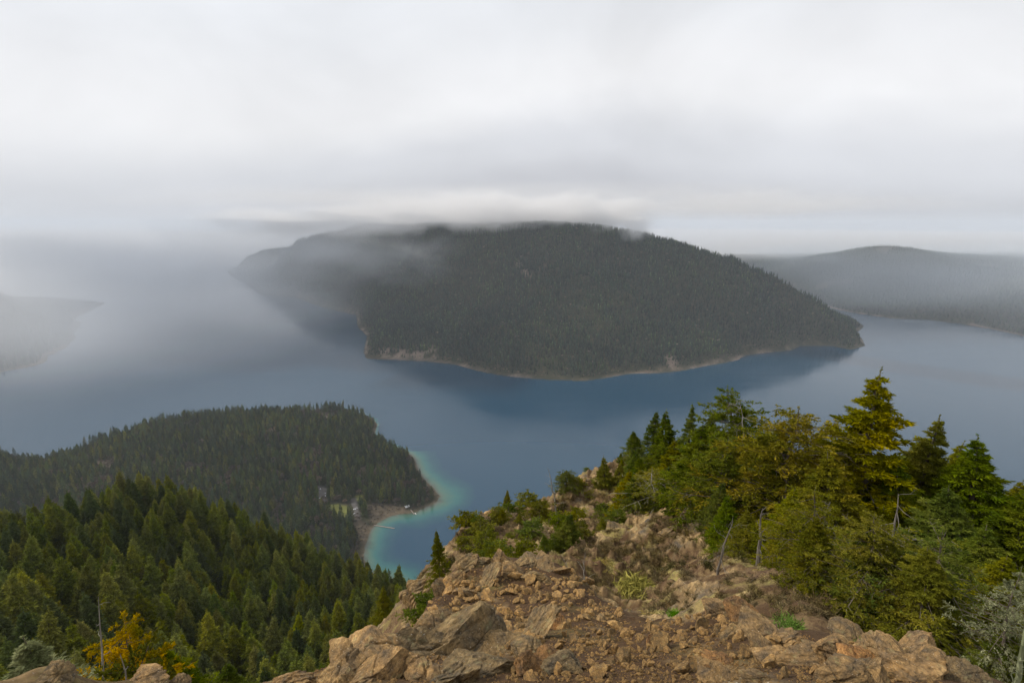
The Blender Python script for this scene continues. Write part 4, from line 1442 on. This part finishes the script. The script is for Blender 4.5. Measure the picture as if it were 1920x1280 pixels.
RT = [  # kind, foliage, u, v (tip), distance, width, label, base row
    ('B', 'r', 1620, 684, 19, 330, "tallest rusty gold conifer on the ridge with a ragged forked tip", 1130),
    ('D', 'r', 1500, 752, 18, 300, "broad rusty conifer with a flat ragged top left of the tallest tree", 1120),
    ('B', 'r', 1565, 850, 16, 230, "rusty olive conifer in front of the tallest tree, dead limbs in its crown", None),
    ('A', 'o', 1745, 763, 21, 180, "pointed olive conifer with layered limbs right of the tallest tree", None),
    ('A', 'g', 1857, 812, 20, 230, "full green conifer near the right edge with a bushy pointed top", None),
    ('A', 'g', 1925, 885, 18, 190, "green conifer cut off by the right edge of the picture", None),
    ('B', 'g', 1690, 862, 18.5, 240, "dense green conifer below and right of the tallest tree", None),
    ('B', 'g', 1800, 905, 17, 260, "wide dark green conifer below the bushy pointed one at right", None),
    ('E', 'o', 1650, 960, 13, 200, "thin leaning conifer with a bare grey trunk in the dark hollow at right", None),
    ('D', 'g', 1395, 723, 27, 190, "round-topped green conifer, highest of the left half of the ridge trees", None),
    ('D', 'o', 1442, 800, 25, 150, "olive conifer between the round-topped and the flat-topped tree", None),
    ('A', 'g', 1330, 772, 30, 120, "dense green conifer left of the round-topped one", None),
    ('C', 'g', 1297, 750, 32, 66, "slim light spire-shaped conifer standing free above its neighbours", None),
    ('C', 'g', 1254, 764, 33, 90, "pointed dark green conifer left of the slim spire", None),
    ('C', 'g', 1229, 767, 34, 74, "narrow grey-green conifer at the left end of the row of tips", None),
    ('B', 'g', 1192, 806, 35, 120, "spreading conifer at the left end of the dense group on the ridge", None),
    ('A', 'o', 1260, 822, 29, 150, "olive conifer in the middle of the dense group, under the pointed tips", None),
    ('B', 'o', 1350, 842, 24, 190, "large olive conifer below the round-topped one", None),
    ('B', 'g', 1300, 862, 25, 170, "dark green bushy conifer above the brown peak of the gully", None),
    ('A', 'r', 1182, 872, 25, 130, "rusty conifer with its trunk showing on the brown slope", 1050),
    ('E', 'o', 1246, 868, 24, 130, "gappy olive conifer with bare twigs above the gully head", 985),
    ('B', 'o', 1440, 872, 20, 190, "rusty olive bushy conifer right of the gully peak", None),
    ('B', 'g', 1395, 925, 20, 170, "low green conifer just right of the gully peak", None),
    ('A', 'r', 1500, 930, 15, 170, "rusty gold low conifer at the edge of the bare slope", None),
    ('B', 'g', 1590, 985, 12, 190, "dark green conifer behind the bare slope's right edge", None),
    ('B', 'o', 1135, 856, 30, 100, "flat-topped olive conifer alone on the rocky ridge crest", 985),
    ('D', 'g', 1062, 880, 30, 74, "low dark conifer with spreading limbs left of a rock outcrop", None),
    ('S', 'g', 1100, 885, 34, 90, "low green shrubby conifer on top of the rock outcrop", None),
    ('C', 'o', 951, 916, 26, 34, "tiny pointed olive conifer alone on the left part of the ridge", None),
    ('S', 'o', 990, 922, 27, 60, "small olive conifer shrub beside the dead snag", None),
    ('S', 'o', 1012, 935, 25, 66, "rusty green bush at the foot of the dead snag", None),
    ('B', 'g', 1062, 955, 18, 120, "dark green conifer rising from the gully left side", 1082),
    ('S', 'g', 930, 965, 23, 90, "wide green bush on the rocky ridge left of the gully", None),
    ('S', 'g', 893, 968, 21, 84, "green bush at the left end of the rocky ridge", None),
    ('S', 'o', 955, 1000, 20, 74, "low olive bush below the rocky ridge crest", None),
    ('S', 'g', 905, 1030, 19, 90, "green bush right behind the top of the mound", None),
    ('A', 'o', 823, 990, 14, 62, "lone olive conifer left of the mound, standing against the lake", None),
    ('S', 'o', 868, 1005, 18, 50, "scraggy small conifer between the lone tree and the ridge", None),
    ('S', 'g', 800, 1110, 11, 80, "green bush on the steep edge left of the mound", None),
    ('A', 'o', 715, 1092, 40, 70, "lit olive conifer just left of the rocky edge", None),
    ('E', 'l', 760, 1128, 26, 56, "pale lichen-hung small conifer at the rocky edge", None),
    ('S', 'o', 655, 1202, 11, 86, "bright olive bush behind the leftmost rock blocks", None),
    ('S', 'g', 765, 1195, 14, 56, "dark small bush right behind the rock blocks", None),
    ('D', 'y', 225, 1150, 6.5, 165, "golden yellow small tree with sparse limbs at lower left", None),
    ('S', 'o', 255, 1208, 6.0, 130, "bright green bush at the foot of the golden tree", None),
    ('A', 'l', 48, 1172, 9.0, 280, "pale lichen-covered conifer in the lower left corner", None),
    ('A', 'g', 318, 1204, 24, 170, "small dark green conifer right of the golden tree", None),
    ('A', 'g', 415, 1232, 22, 180, "green conifer tip at the bottom edge left of the rocks", None),
    ('A', 'o', 1885, 1030, 9.5, 150, "olive conifer leaning in from the right edge, lower down", None),
    ('B', 'o', 1800, 1105, 8.5, 200, "bushy olive conifer below the dark hollow at right", None),
    ('B', 'g', 1710, 1135, 10, 190, "green conifer bush beside the right end of the rock ledge", None),
    ('E', 'l', 1925, 1050, 6.5, 90, "pale lichen-hung branches at the right edge", None),
    ('B', 'g', 1900, 1180, 6.5, 160, "green conifer in the lower right corner", None),
    ('S', 'o', 1620, 1150, 9.0, 120, "low olive bush at the end of the bare slope", None),
    ('A', 'g', 1760, 1010, 13, 220, "dark green conifer filling the hollow at right", None),
    ('B', 'g', 1850, 985, 14, 220, "deep green conifer behind the leaning one at right", None),
]
for kd, mt_, u, v, r, wd, lb, bv in RT:
    ridge_tree(kd, mt_, u, v, r, wd, lb, bv, wood=M_pale if kd == 'E' and mt_ != 'l' else None)

# the rest of the dense stand: nothing tells these apart
env_u = [1150, 1230, 1300, 1400, 1480, 1560, 1640, 1700, 1760, 1850, 1930]
env_v = [850, 790, 775, 752, 770, 745, 745, 800, 790, 825, 880]
low_u = [1150, 1230, 1300, 1400, 1480, 1600, 1700, 1800, 1930]
low_v = [880, 905, 885, 960, 1010, 1090, 1150, 1150, 1130]
HUES = {'g': 'green', 'o': 'olive', 'r': 'rusty olive'}
for i in range(92):
    u = R.uniform(1160, 1935)
    ve, vl = np.interp(u, env_u, env_v), np.interp(u, low_u, low_v)
    q = R.uniform(0, 1)
    v = ve + 15 + (vl - ve - 15) * q
    r = np.interp(q, [0, 1], [34 if u < 1450 else 25, 23 if u < 1300 else (14 if u < 1600 else 9.5)]) * R.uniform(.92, 1.08)
    m_ = 'g' if u < 1420 or u > 1680 else ('r' if R.uniform() < .5 else 'o')
    if R.uniform() < .28:
        m_ = 'o'
    kd = ('A', 'B', 'C', 'B', 'A')[int(R.integers(0, 5))]
    ridge_tree(kd, m_, u, v, r, R.uniform(110, 200) * (.75 if u < 1350 else 1.15), "%s conifer inside the dense stand covering the right side of the ridge" % HUES[m_], None,
               group="%s conifers of the dense stand on the ridge" % HUES[m_])

# trees rooted along the upper edge of the bare slope
ED_U = [1185, 1245, 1300, 1350, 1400, 1440, 1480, 1540, 1600, 1650, 1700, 1760, 1820]
ED_V = [1030, 985, 972, 1005, 1040, 1058, 1092, 1140, 1178, 1205, 1225, 1245, 1270]
for i in range(17):
    u = 1290 + i * 31 + R.uniform(-8, 8)
    vb = np.interp(u, ED_U, ED_V) - R.uniform(4, 26)
    h = hit(u, vb, 5.5)
    if h is None or h[3] > 24:
        continue
    hp = R.uniform(130, 250)
    m_ = 'o' if i % 3 == 0 else ('r' if 5 < i < 9 else 'g')
    ridge_tree(('B', 'A', 'D', 'A', 'E')[i % 5], m_, u + R.uniform(-10, 10), vb - hp, h[3], hp * R.uniform(.6, .9), "%s conifer rooted at the upper edge of the bare slope, right of the gully" % HUES[m_], vb,
               group="%s conifers along the edge of the bare slope" % HUES[m_])
for i in range(26):
    u = R.uniform(860, 1330)
    vr = np.interp(u, [860, 960, 1060, 1170, 1330], [985, 950, 905, 865, 950])
    v = vr + R.uniform(10, 120)
    h = hit(u, v + 14, 11)
    if h is None or h[3] < 11:
        continue
    ridge_tree('S' if R.uniform() < .7 else 'A', 'g' if R.uniform() < .4 else 'o', u, v - 16, h[3], R.uniform(34, 70), "small olive green conifer scrub rooted among the rocks of the ridge and gully", None, group="scrub conifers among the rocks of the gully")


# dead and bare trees: every limb in one mesh, they are one thing each
def snag(seed, ht, r0, nlimb, ll, curl=.4, twigs=4, base=.3, lean=(0, 0), up=.2):
    Q = np.random.default_rng(seed)
    A = Acc()
    n = 9
    t = np.linspace(0, 1, n + 1)
    sp_ = np.stack([np.cumsum(Q.normal(size=n + 1)) * ht * .012 + lean[0] * ht * t ** 1.4, np.cumsum(Q.normal(size=n + 1)) * ht * .012 + lean[1] * ht * t ** 1.4, t * ht], 1)
    rr_ = r0 * (1 - t) ** .8 + r0 * .10
    v, f = tubes(sp_[:-1], sp_[1:], rr_[:-1], rr_[1:], 6)
    A.add(v, f)
    for i in range(nlimb):
        tt = base + (1 - base) * (i + Q.uniform(0, 1)) / nlimb
        p = np.array([np.interp(tt, t, sp_[:, k]) for k in range(3)])
        a = Q.uniform(0, 6.28)
        d = np.array([math.cos(a), math.sin(a), up + Q.normal() * .3])
        L = ll * (1.15 - tt * .75) * Q.uniform(.5, 1.2)
        m = 5
        pts = [p]
        for _ in range(m):
            d = d + Q.normal(size=3) * curl * .5
            d /= np.linalg.norm(d)
            pts.append(pts[-1] + d * L / m)
        pts = np.array(pts)
        rb = r0 * .35 * (1 - tt * .6) * np.linspace(1, .18, m + 1)
        v, f = tubes(pts[:-1], pts[1:], rb[:-1], rb[1:], 4)
        A.add(v, f)
        for _ in range(twigs):
            j = Q.integers(1, m)
            e = unit(d + Q.normal(size=3) * .8)
            q1 = pts[j] + e * L * .18
            q2 = q1 + unit(e + Q.normal(size=3) * .5) * L * .14
            v, f = tubes(np.array([pts[j], q1]), np.array([q1, q2]), np.array([rb[j] * .5, rb[j] * .3]), np.array([rb[j] * .3, rb[j] * .1]), 3)
            A.add(v, f)
    return A


def place_snag(seed, u, v, vb, r, ut, nlimb, ll, label, mat=M_pale, cat="dead tree", name="dead_tree", r0=None, ground=True, **kw):
    top = at_r(ut, v, r)
    b = at_r(u, vb, r)
    x, y = b[0], b[1]
    z0 = b[2]
    if ground:
        z0 = min(z0, near_z(x, y) + .02)
    h = top[2] - z0
    lx_, ly_ = (top[0] - x) / h, (top[1] - y) / h
    me = snag(seed, h, r0 or h * .016, nlimb, ll * r / F, lean=(lx_, ly_), **kw).mesh(name, mat)
    return obj(name, me, loc=(x, y, z0), label=label, cat=cat)


place_snag(601, 1042, 877, 950, 27, 1026, 9, 26, "thin dead snag with a bent tip standing on the ridge against the lake", base=.2)
place_snag(602, 1345, 970, 1100, 11.5, 1375, 9, 70, "twisted bare grey tree on the open slope right of the gully", mat=M_grey, curl=.8, base=.35, twigs=7)
place_snag(603, 1422, 955, 1068, 12.5, 1438, 8, 44, "slender bare trunk at the right edge of the open slope", mat=M_grey, r0=.05, curl=.5, base=.3)
place_snag(604, 1392, 745, 850, 26.0, 1385, 8, 90, "bleached dead limbs standing out of the round-topped conifer", curl=.8, base=.35, twigs=8, ground=False)
place_snag(605, 180, 1123, 1275, 6.2, 187, 10, 40, "tall bleached dead trunk in front of the golden tree", r0=.019, curl=.5, base=.25, twigs=3)
place_snag(606, 203, 1220, 1285, 5.6, 215, 5, 30, "short bleached stem with a forked top right of the tall dead trunk", r0=.022, curl=.6, base=.5)
place_snag(607, 1655, 930, 1140, 13.0, 1690, 14, 90, "leaning grey trunk with bare drooping limbs in the dark hollow", mat=M_grey, curl=.4, base=.2, twigs=5, up=-.3)
place_snag(608, 1535, 940, 1100, 13.5, 1545, 10, 60, "upright grey trunk with broken twigs below the rusty trees", mat=M_grey, r0=.06, curl=.5, base=.25, up=-.1)
place_snag(609, 1910, 1040, 1230, 6.3, 1918, 14, 60, "dead lichen-crusted stem at the right edge", mat=M_lichen, curl=.7, base=.1, twigs=7, up=.0)
place_snag(610, 1070, 1040, 1100, 8.8, 1052, 4, 30, "thin bare sapling with two stems on the mound's rim", curl=.3, base=.3, cat="sapling", name="bare_sapling", r0=.012, up=.9)
place_snag(611, 1092, 1036, 1108, 8.3, 1094, 5, 36, "taller bare sapling leaning right on the mound's rim", curl=.3, base=.2, cat="sapling", name="bare_sapling", r0=.014, up=.8)
place_snag(612, 1570, 1000, 1130, 10.5, 1598, 3, 40, "curved pale branch hanging over the slope's edge", curl=.5, base=.5, cat="branch", name="fallen_branch", mat=M_grey, r0=.018)

# moss, grass tufts and brush on the slopes


def tuft(seed, n, h, spread, wd, lay=.6):
    Q = np.random.default_rng(seed)
    p = np.stack([Q.normal(size=n) * spread, Q.normal(size=n) * spread, np.zeros(n)], 1)
    d = unit(np.stack([Q.normal(size=n) * lay, Q.normal(size=n) * lay, np.ones(n)], 1))
    v, f = sprays(p, d, h * Q.uniform(.5, 1.2, n), wd, Q, .9)
    A = Acc()
    A.add(v, f)
    return A


M_grass = leaf_mat("fresh_grass", (.07, .16, .015), (.12, .25, .02), (.17, .32, .03), .1, 5, .3)
M_mossy = leaf_mat("yellow_moss", (.16, .17, .02), (.26, .25, .03), (.36, .34, .06), .1, 5, .2)
for (u, v, wd, sd_, mt_, lb) in ((1483, 1180, 46, 1, M_grass, "bright green grass tuft on the saddle right of the path"),
                                 (1265, 1160, 26, 2, M_grass, "small green grass tuft at the lip of the gully"),
                                 (1618, 1212, 26, 3, M_grass, "short grass tuft on the flat slab at right")):
    h = hit(u, v)
    s = wd * h[3] / F
    me = tuft(700 + sd_, 420, .42 * s, .24 * s, .010 * s + .0015).mesh("grass_tuft", mt_)
    obj("grass_tuft", me, loc=(h[0], h[1], float(ground_z(h[0], h[1]))), label=lb, cat="grass tuft")
h = hit(1192, 1125)
me = tuft(720, 900, .35, .16, .02, 1.0).mesh("moss_shrub", M_mossy)
obj("moss_shrub", me, loc=(h[0], h[1], float(ground_z(h[0], h[1]))), label="bright yellow-green mossy shrub in the bottom of the gully", cat="shrub", scl=1.2)

brush_me = []
for i in range(4):
    brush_me.append(tuft(730 + i, 90, .30, .13, .012, 1.1).mesh("dry_brush", M_scrub))
brush_me.append(tuft(740, 120, .12, .12, .014, 1.4).mesh("moss_cushion", leaf_mat("pale_moss", (.20, .17, .06), (.32, .27, .10), (.42, .37, .18), .15, 4, .1)))
brush_me.append(tuft(741, 120, .30, .16, .013, .9).mesh("heather_clump", leaf_mat("dark_heather", (.030, .032, .012), (.055, .055, .018), (.09, .08, .03), .15, 4, .1)))
C_br = proto_collection("brush_kinds", brush_me)
NB = 7000
bu, bv = R.uniform(780, 1640, NB), R.uniform(860, 1200, NB)
az, tn = az_tan(bu, bv)
rr = np.exp(np.linspace(math.log(5), math.log(60), 160))
G = summit_f(np.stack(np.broadcast_arrays(az[:, None] * 1.7, np.log(rr)[None]), -1))
ii = np.argmax(G <= tn[:, None], 1)
ok = G[np.arange(NB), ii] <= tn
r_ = rr[ii] * R.uniform(.97, 1.03, NB)
bx, by = r_ * np.sin(az), r_ * np.cos(az)
cv = lookup(s_az, s_r, slopecov, np.arctan2(bx, by), r_)
ok &= (R.uniform(size=NB) > .7 * (bu > 1290)) & (r_ > 7) & (R.uniform(size=NB) < .25 + .75 * cv) & ~((r_ < 10.5) & (bu < 1190))
bx, by, r_ = bx[ok], by[ok], r_[ok]
kind_n = fbm(bx / 2.2, by / 2.2, 91, 3)
bi = np.where(kind_n > .22, 4, np.where(kind_n < -.30, 5, R.integers(0, 4, len(bx))))
scatter("dry_undergrowth", np.stack([bx, by, ground_z(bx, by)], 1), bi, R.uniform(.22, .62, len(bx)) * (.5 + r_ / 30), R.uniform(0, 6.28, len(bx)), C_br, 6, lean=.3)
print("brush", len(bx))

# ------------------------------------------------------------------ the landing on the wooded point: cars, houses, pier
def boxes(lst):
    A = Acc()
    for (x0, y0, z0, x1, y1, z1) in lst:
        v = np.array([(x0, y0, z0), (x1, y0, z0), (x1, y1, z0), (x0, y1, z0), (x0, y0, z1), (x1, y0, z1), (x1, y1, z1), (x0, y1, z1)], float)
        A.add(v, np.array([(0, 3, 2, 1), (4, 5, 6, 7), (0, 1, 5, 4), (1, 2, 6, 5), (2, 3, 7, 6), (3, 0, 4, 7)]))
    return A


def flat(name, col, rough=.5, spec=.5):
    def b(k):
        p = k.n('ShaderNodeTexCoord').outputs['Object']
        return k.mix(1.0, col, k.ramp(k.noise(p, 3, 3, .6), [(.3, .85), (.7, 1.1)]), 'MULTIPLY')
    return pbr(name, b, rough, spec)


M_white = flat("white_paint", (.82, .84, .88), .25)
M_silver = flat("silver_paint", (.55, .57, .62), .25)
M_glass = flat("dark_glass", (.02, .025, .03), .08)
M_tyre = flat("tyre_rubber", (.02, .02, .02), .8)
M_roofb = flat("brown_roof", (.20, .13, .09), .85)
M_roofw = flat("pale_metal_roof", (.62, .64, .66), .4)
M_wallb = flat("brown_timber_wall", (.14, .10, .07), .85)
M_plank = flat("grey_planks", (.24, .20, .17), .85)
M_boat = flat("white_hull", (.75, .75, .72), .3)


def prism(profile, w0):
    """side outline (x, z, half width factor) closed along y"""
    p = np.array(profile, float)
    n = len(p)
    A = np.concatenate([np.stack([p[:, 0], -w0 * p[:, 2], p[:, 1]], 1), np.stack([p[:, 0], w0 * p[:, 2], p[:, 1]], 1)])
    i = np.arange(n)
    j = (i + 1) % n
    Q = np.stack([i, j, j + n, i + n], 1)
    a = Acc()
    a.add(A, Q)
    tri = np.array([(0, k + 1, k) for k in range(1, n - 1)])
    a.add(A, np.concatenate([tri, tri[:, ::-1] + n]))
    return a


car_body = prism([(-2.2, .35, 1), (-2.25, .95, 1), (-1.75, 1.02, .98), (-1.2, 1.45, .78), (.35, 1.47, .78), (1.05, 1.0, .97), (2.15, .82, .95), (2.25, .35, 1)], .9).mesh("body")
car_glass = prism([(-1.66, 1.03, .985), (-1.18, 1.40, .83), (.30, 1.42, .83), (.92, 1.03, .985)], .9).mesh("window", M_glass)
v, f = tubes(np.array([[0, -.11, 0.]]), np.array([[0, .11, 0.]]), .33, .33, 12)
wheel_me = mesh_np("wheel", np.concatenate([v, [[0, -.11, 0], [0, .11, 0]]]), [f, np.array([(24, (i + 1) % 12, i) for i in range(12)] + [(25, 12 + i, 12 + (i + 1) % 12) for i in range(12)])])
wheel_me.materials.append(M_tyre)
cars = [(601, 921, 4, 'w', "white car parked alone at the top of the upper lot"), (610, 927, 3, 's', "silver car at the trees' edge on the right of the upper lot"), (600, 935, 3, 'w', "white car halfway down the upper lot, left side"),
        (599, 939, 3, 's', "silver car next below it on the upper lot's left side"), (604, 941, 4, 'w', "largest white car of the upper lot"), (602, 945, 3, 'w', "white car at the lower end of the upper lot"),
        (610, 931, 3, 'w', "white car behind the silver one on the right of the upper lot"),
        (665, 955, 5, 'w', "white van-like car in the middle of the lower lot"), (669, 953, 3, 's', "silver car just behind the white one in the lower lot"), (661, 958, 3, 's', "silver car at the left side of the lower lot"), (664, 963, 3, 'w', "white car nearest to the viewer in the lower lot")]
for i, (u, v, wd, c, lb) in enumerate(cars):
    p = at_z(u, v, 5)
    z = float(lookup(gx, gy, GZ, p[0], p[1]))
    sc = 1.0 if wd < 5 else 1.25
    t = obj("parked_car", None, loc=(p[0], p[1], z + .02), rot=(0, 0, R.choice([.4, 2.0, 1.2])), scl=sc, label=lb, cat="car", group="cars parked at the landing on the wooded point")
    b = obj("body", car_body, parent=t)
    if not car_body.materials:
        car_body.materials.append(M_white)
    b.material_slots[0].link = 'OBJECT'
    b.material_slots[0].material = M_white if c == 'w' else M_silver
    obj("window", car_glass, parent=t)
    for wx in (-1.4, 1.4):
        for wy in (-.8, .8):
            obj("wheel", wheel_me, parent=t, loc=(wx, wy, .33))


def house(u, v, zg, L, Wd, hh, rh, rot, roofm, label, wins=3):
    p = at_z(u, v, zg)
    z = float(lookup(gx, gy, GZ, p[0], p[1]))
    t = obj("house", None, loc=(p[0], p[1], z - .3), rot=(0, 0, rot), label=label, cat="house")
    obj("wall", boxes([(-L / 2, -Wd / 2, 0, L / 2, Wd / 2, hh)]).mesh("wall", M_wallb), parent=t)
    e = .7
    A = Acc()
    vv = np.array([(-L / 2 - e, -Wd / 2 - e, hh - .2), (L / 2 + e, -Wd / 2 - e, hh - .2), (L / 2 + e, 0, hh + rh), (-L / 2 - e, 0, hh + rh), (-L / 2 - e, Wd / 2 + e, hh - .2), (L / 2 + e, Wd / 2 + e, hh - .2)])
    A.add(np.concatenate([vv, vv + [0, 0, .25]]), np.array([(6, 7, 8, 9), (9, 8, 11, 10), (0, 3, 2, 1), (3, 4, 5, 2), (0, 1, 7, 6), (4, 10, 11, 5), (0, 6, 9, 3), (3, 9, 10, 4), (1, 2, 8, 7), (2, 5, 11, 8)]))
    obj("roof", A.mesh("roof", roofm), parent=t)
    for k in range(wins):
        x = -L / 2 + (k + .5) * L / wins
        obj("window", boxes([(x - .6, -Wd / 2 - .03, 1.0, x + .6, -Wd / 2 + .02, 2.2)]).mesh("window", M_glass), parent=t)
    obj("door", boxes([(L / 2 - .02, -.5, 0.3, L / 2 + .04, .5, 2.3)]).mesh("door", M_plank), parent=t)
    return t


house(409, 776, 28, 18, 9, 3, 3, .5, M_roofb, "brown-roofed house among trees at the far edge of the wooded point")
house(433, 782, 28, 12, 7, 3, 2, .3, M_roofw, "house with a pale roof beside the brown-roofed one")
house(763, 948, 5, 9, 6, 3, 2, .7, M_roofw, "small pale-roofed boathouse by the water at the landing")


def pier(u0, v0, u1, v1, wd, label, post=True):
    a, b = at_z(u0, v0, .6), at_z(u1, v1, .6)
    L = float(np.hypot(*(b - a)[:2]))
    t = obj("pier", None, loc=(a[0], a[1], 0), rot=(0, 0, math.atan2(b[1] - a[1], b[0] - a[0])), label=label, cat="pier")
    n = int(L / 1.5)
    pm = boxes([(0, -wd / 2, .55, 1.42, wd / 2, .72)]).mesh("plank", M_plank)
    for k in range(n):
        obj("plank", pm, parent=t, loc=(k * 1.5, 0, R.normal() * .02))
    v_, f_ = tubes(np.array([[0, 0, -.9]]), np.array([[0, 0, 1.3]]), .18, .16, 6)
    qm = mesh_np("post", v_, f_)
    qm.materials.append(M_plank)
    for k in range(0, n + 1, 5):
        for s in (-1, 1):
            obj("post", qm, parent=t, loc=(k * 1.5, s * wd / 2, 0))


pier(701, 984, 740, 990, 2.6, "long narrow wooden pier reaching into the bay from the landing")
pier(770, 955, 777, 964, 1.8, "short pale pier below the boathouse")
hull = []
A = Acc()
st = np.linspace(0, 1, 9)
wv = .95 * np.sin(np.pi * np.clip(st, .12, 1) ** .8) ** .6
rows = []
for s_, w_ in zip(st, wv):
    x = -3.2 + 6.4 * s_
    w_ = max(w_, .03)
    rows.append([(x, -w_, .75 + .2 * s_), (x, -w_ * .7, .1), (x, 0, -.12), (x, w_ * .7, .1), (x, w_, .75 + .2 * s_), (x, w_ * .8, .5), (x, -w_ * .8, .5)])
rows = np.array(rows)
ns_, nk = rows.shape[:2]
ix = np.arange(ns_ * nk).reshape(ns_, nk)
q = np.stack([ix[:-1], ix[1:], np.roll(ix, -1, 1)[1:], np.roll(ix, -1, 1)[:-1]], -1).reshape(-1, 4)
A.add(rows.reshape(-1, 3), q)
p = at_z(779, 963, 0)
t = obj("moored_boat", None, loc=(p[0], p[1], .05), rot=(0, 0, -.9), label="small white boat moored at the end of the short pier", cat="boat")
obj("hull", A.mesh("hull", M_boat), parent=t)
obj("bench", boxes([(-1.2, -.65, .45, -.8, .65, .52), (.6, -.65, .5, 1.0, .65, .57)]).mesh("bench", M_plank), parent=t)
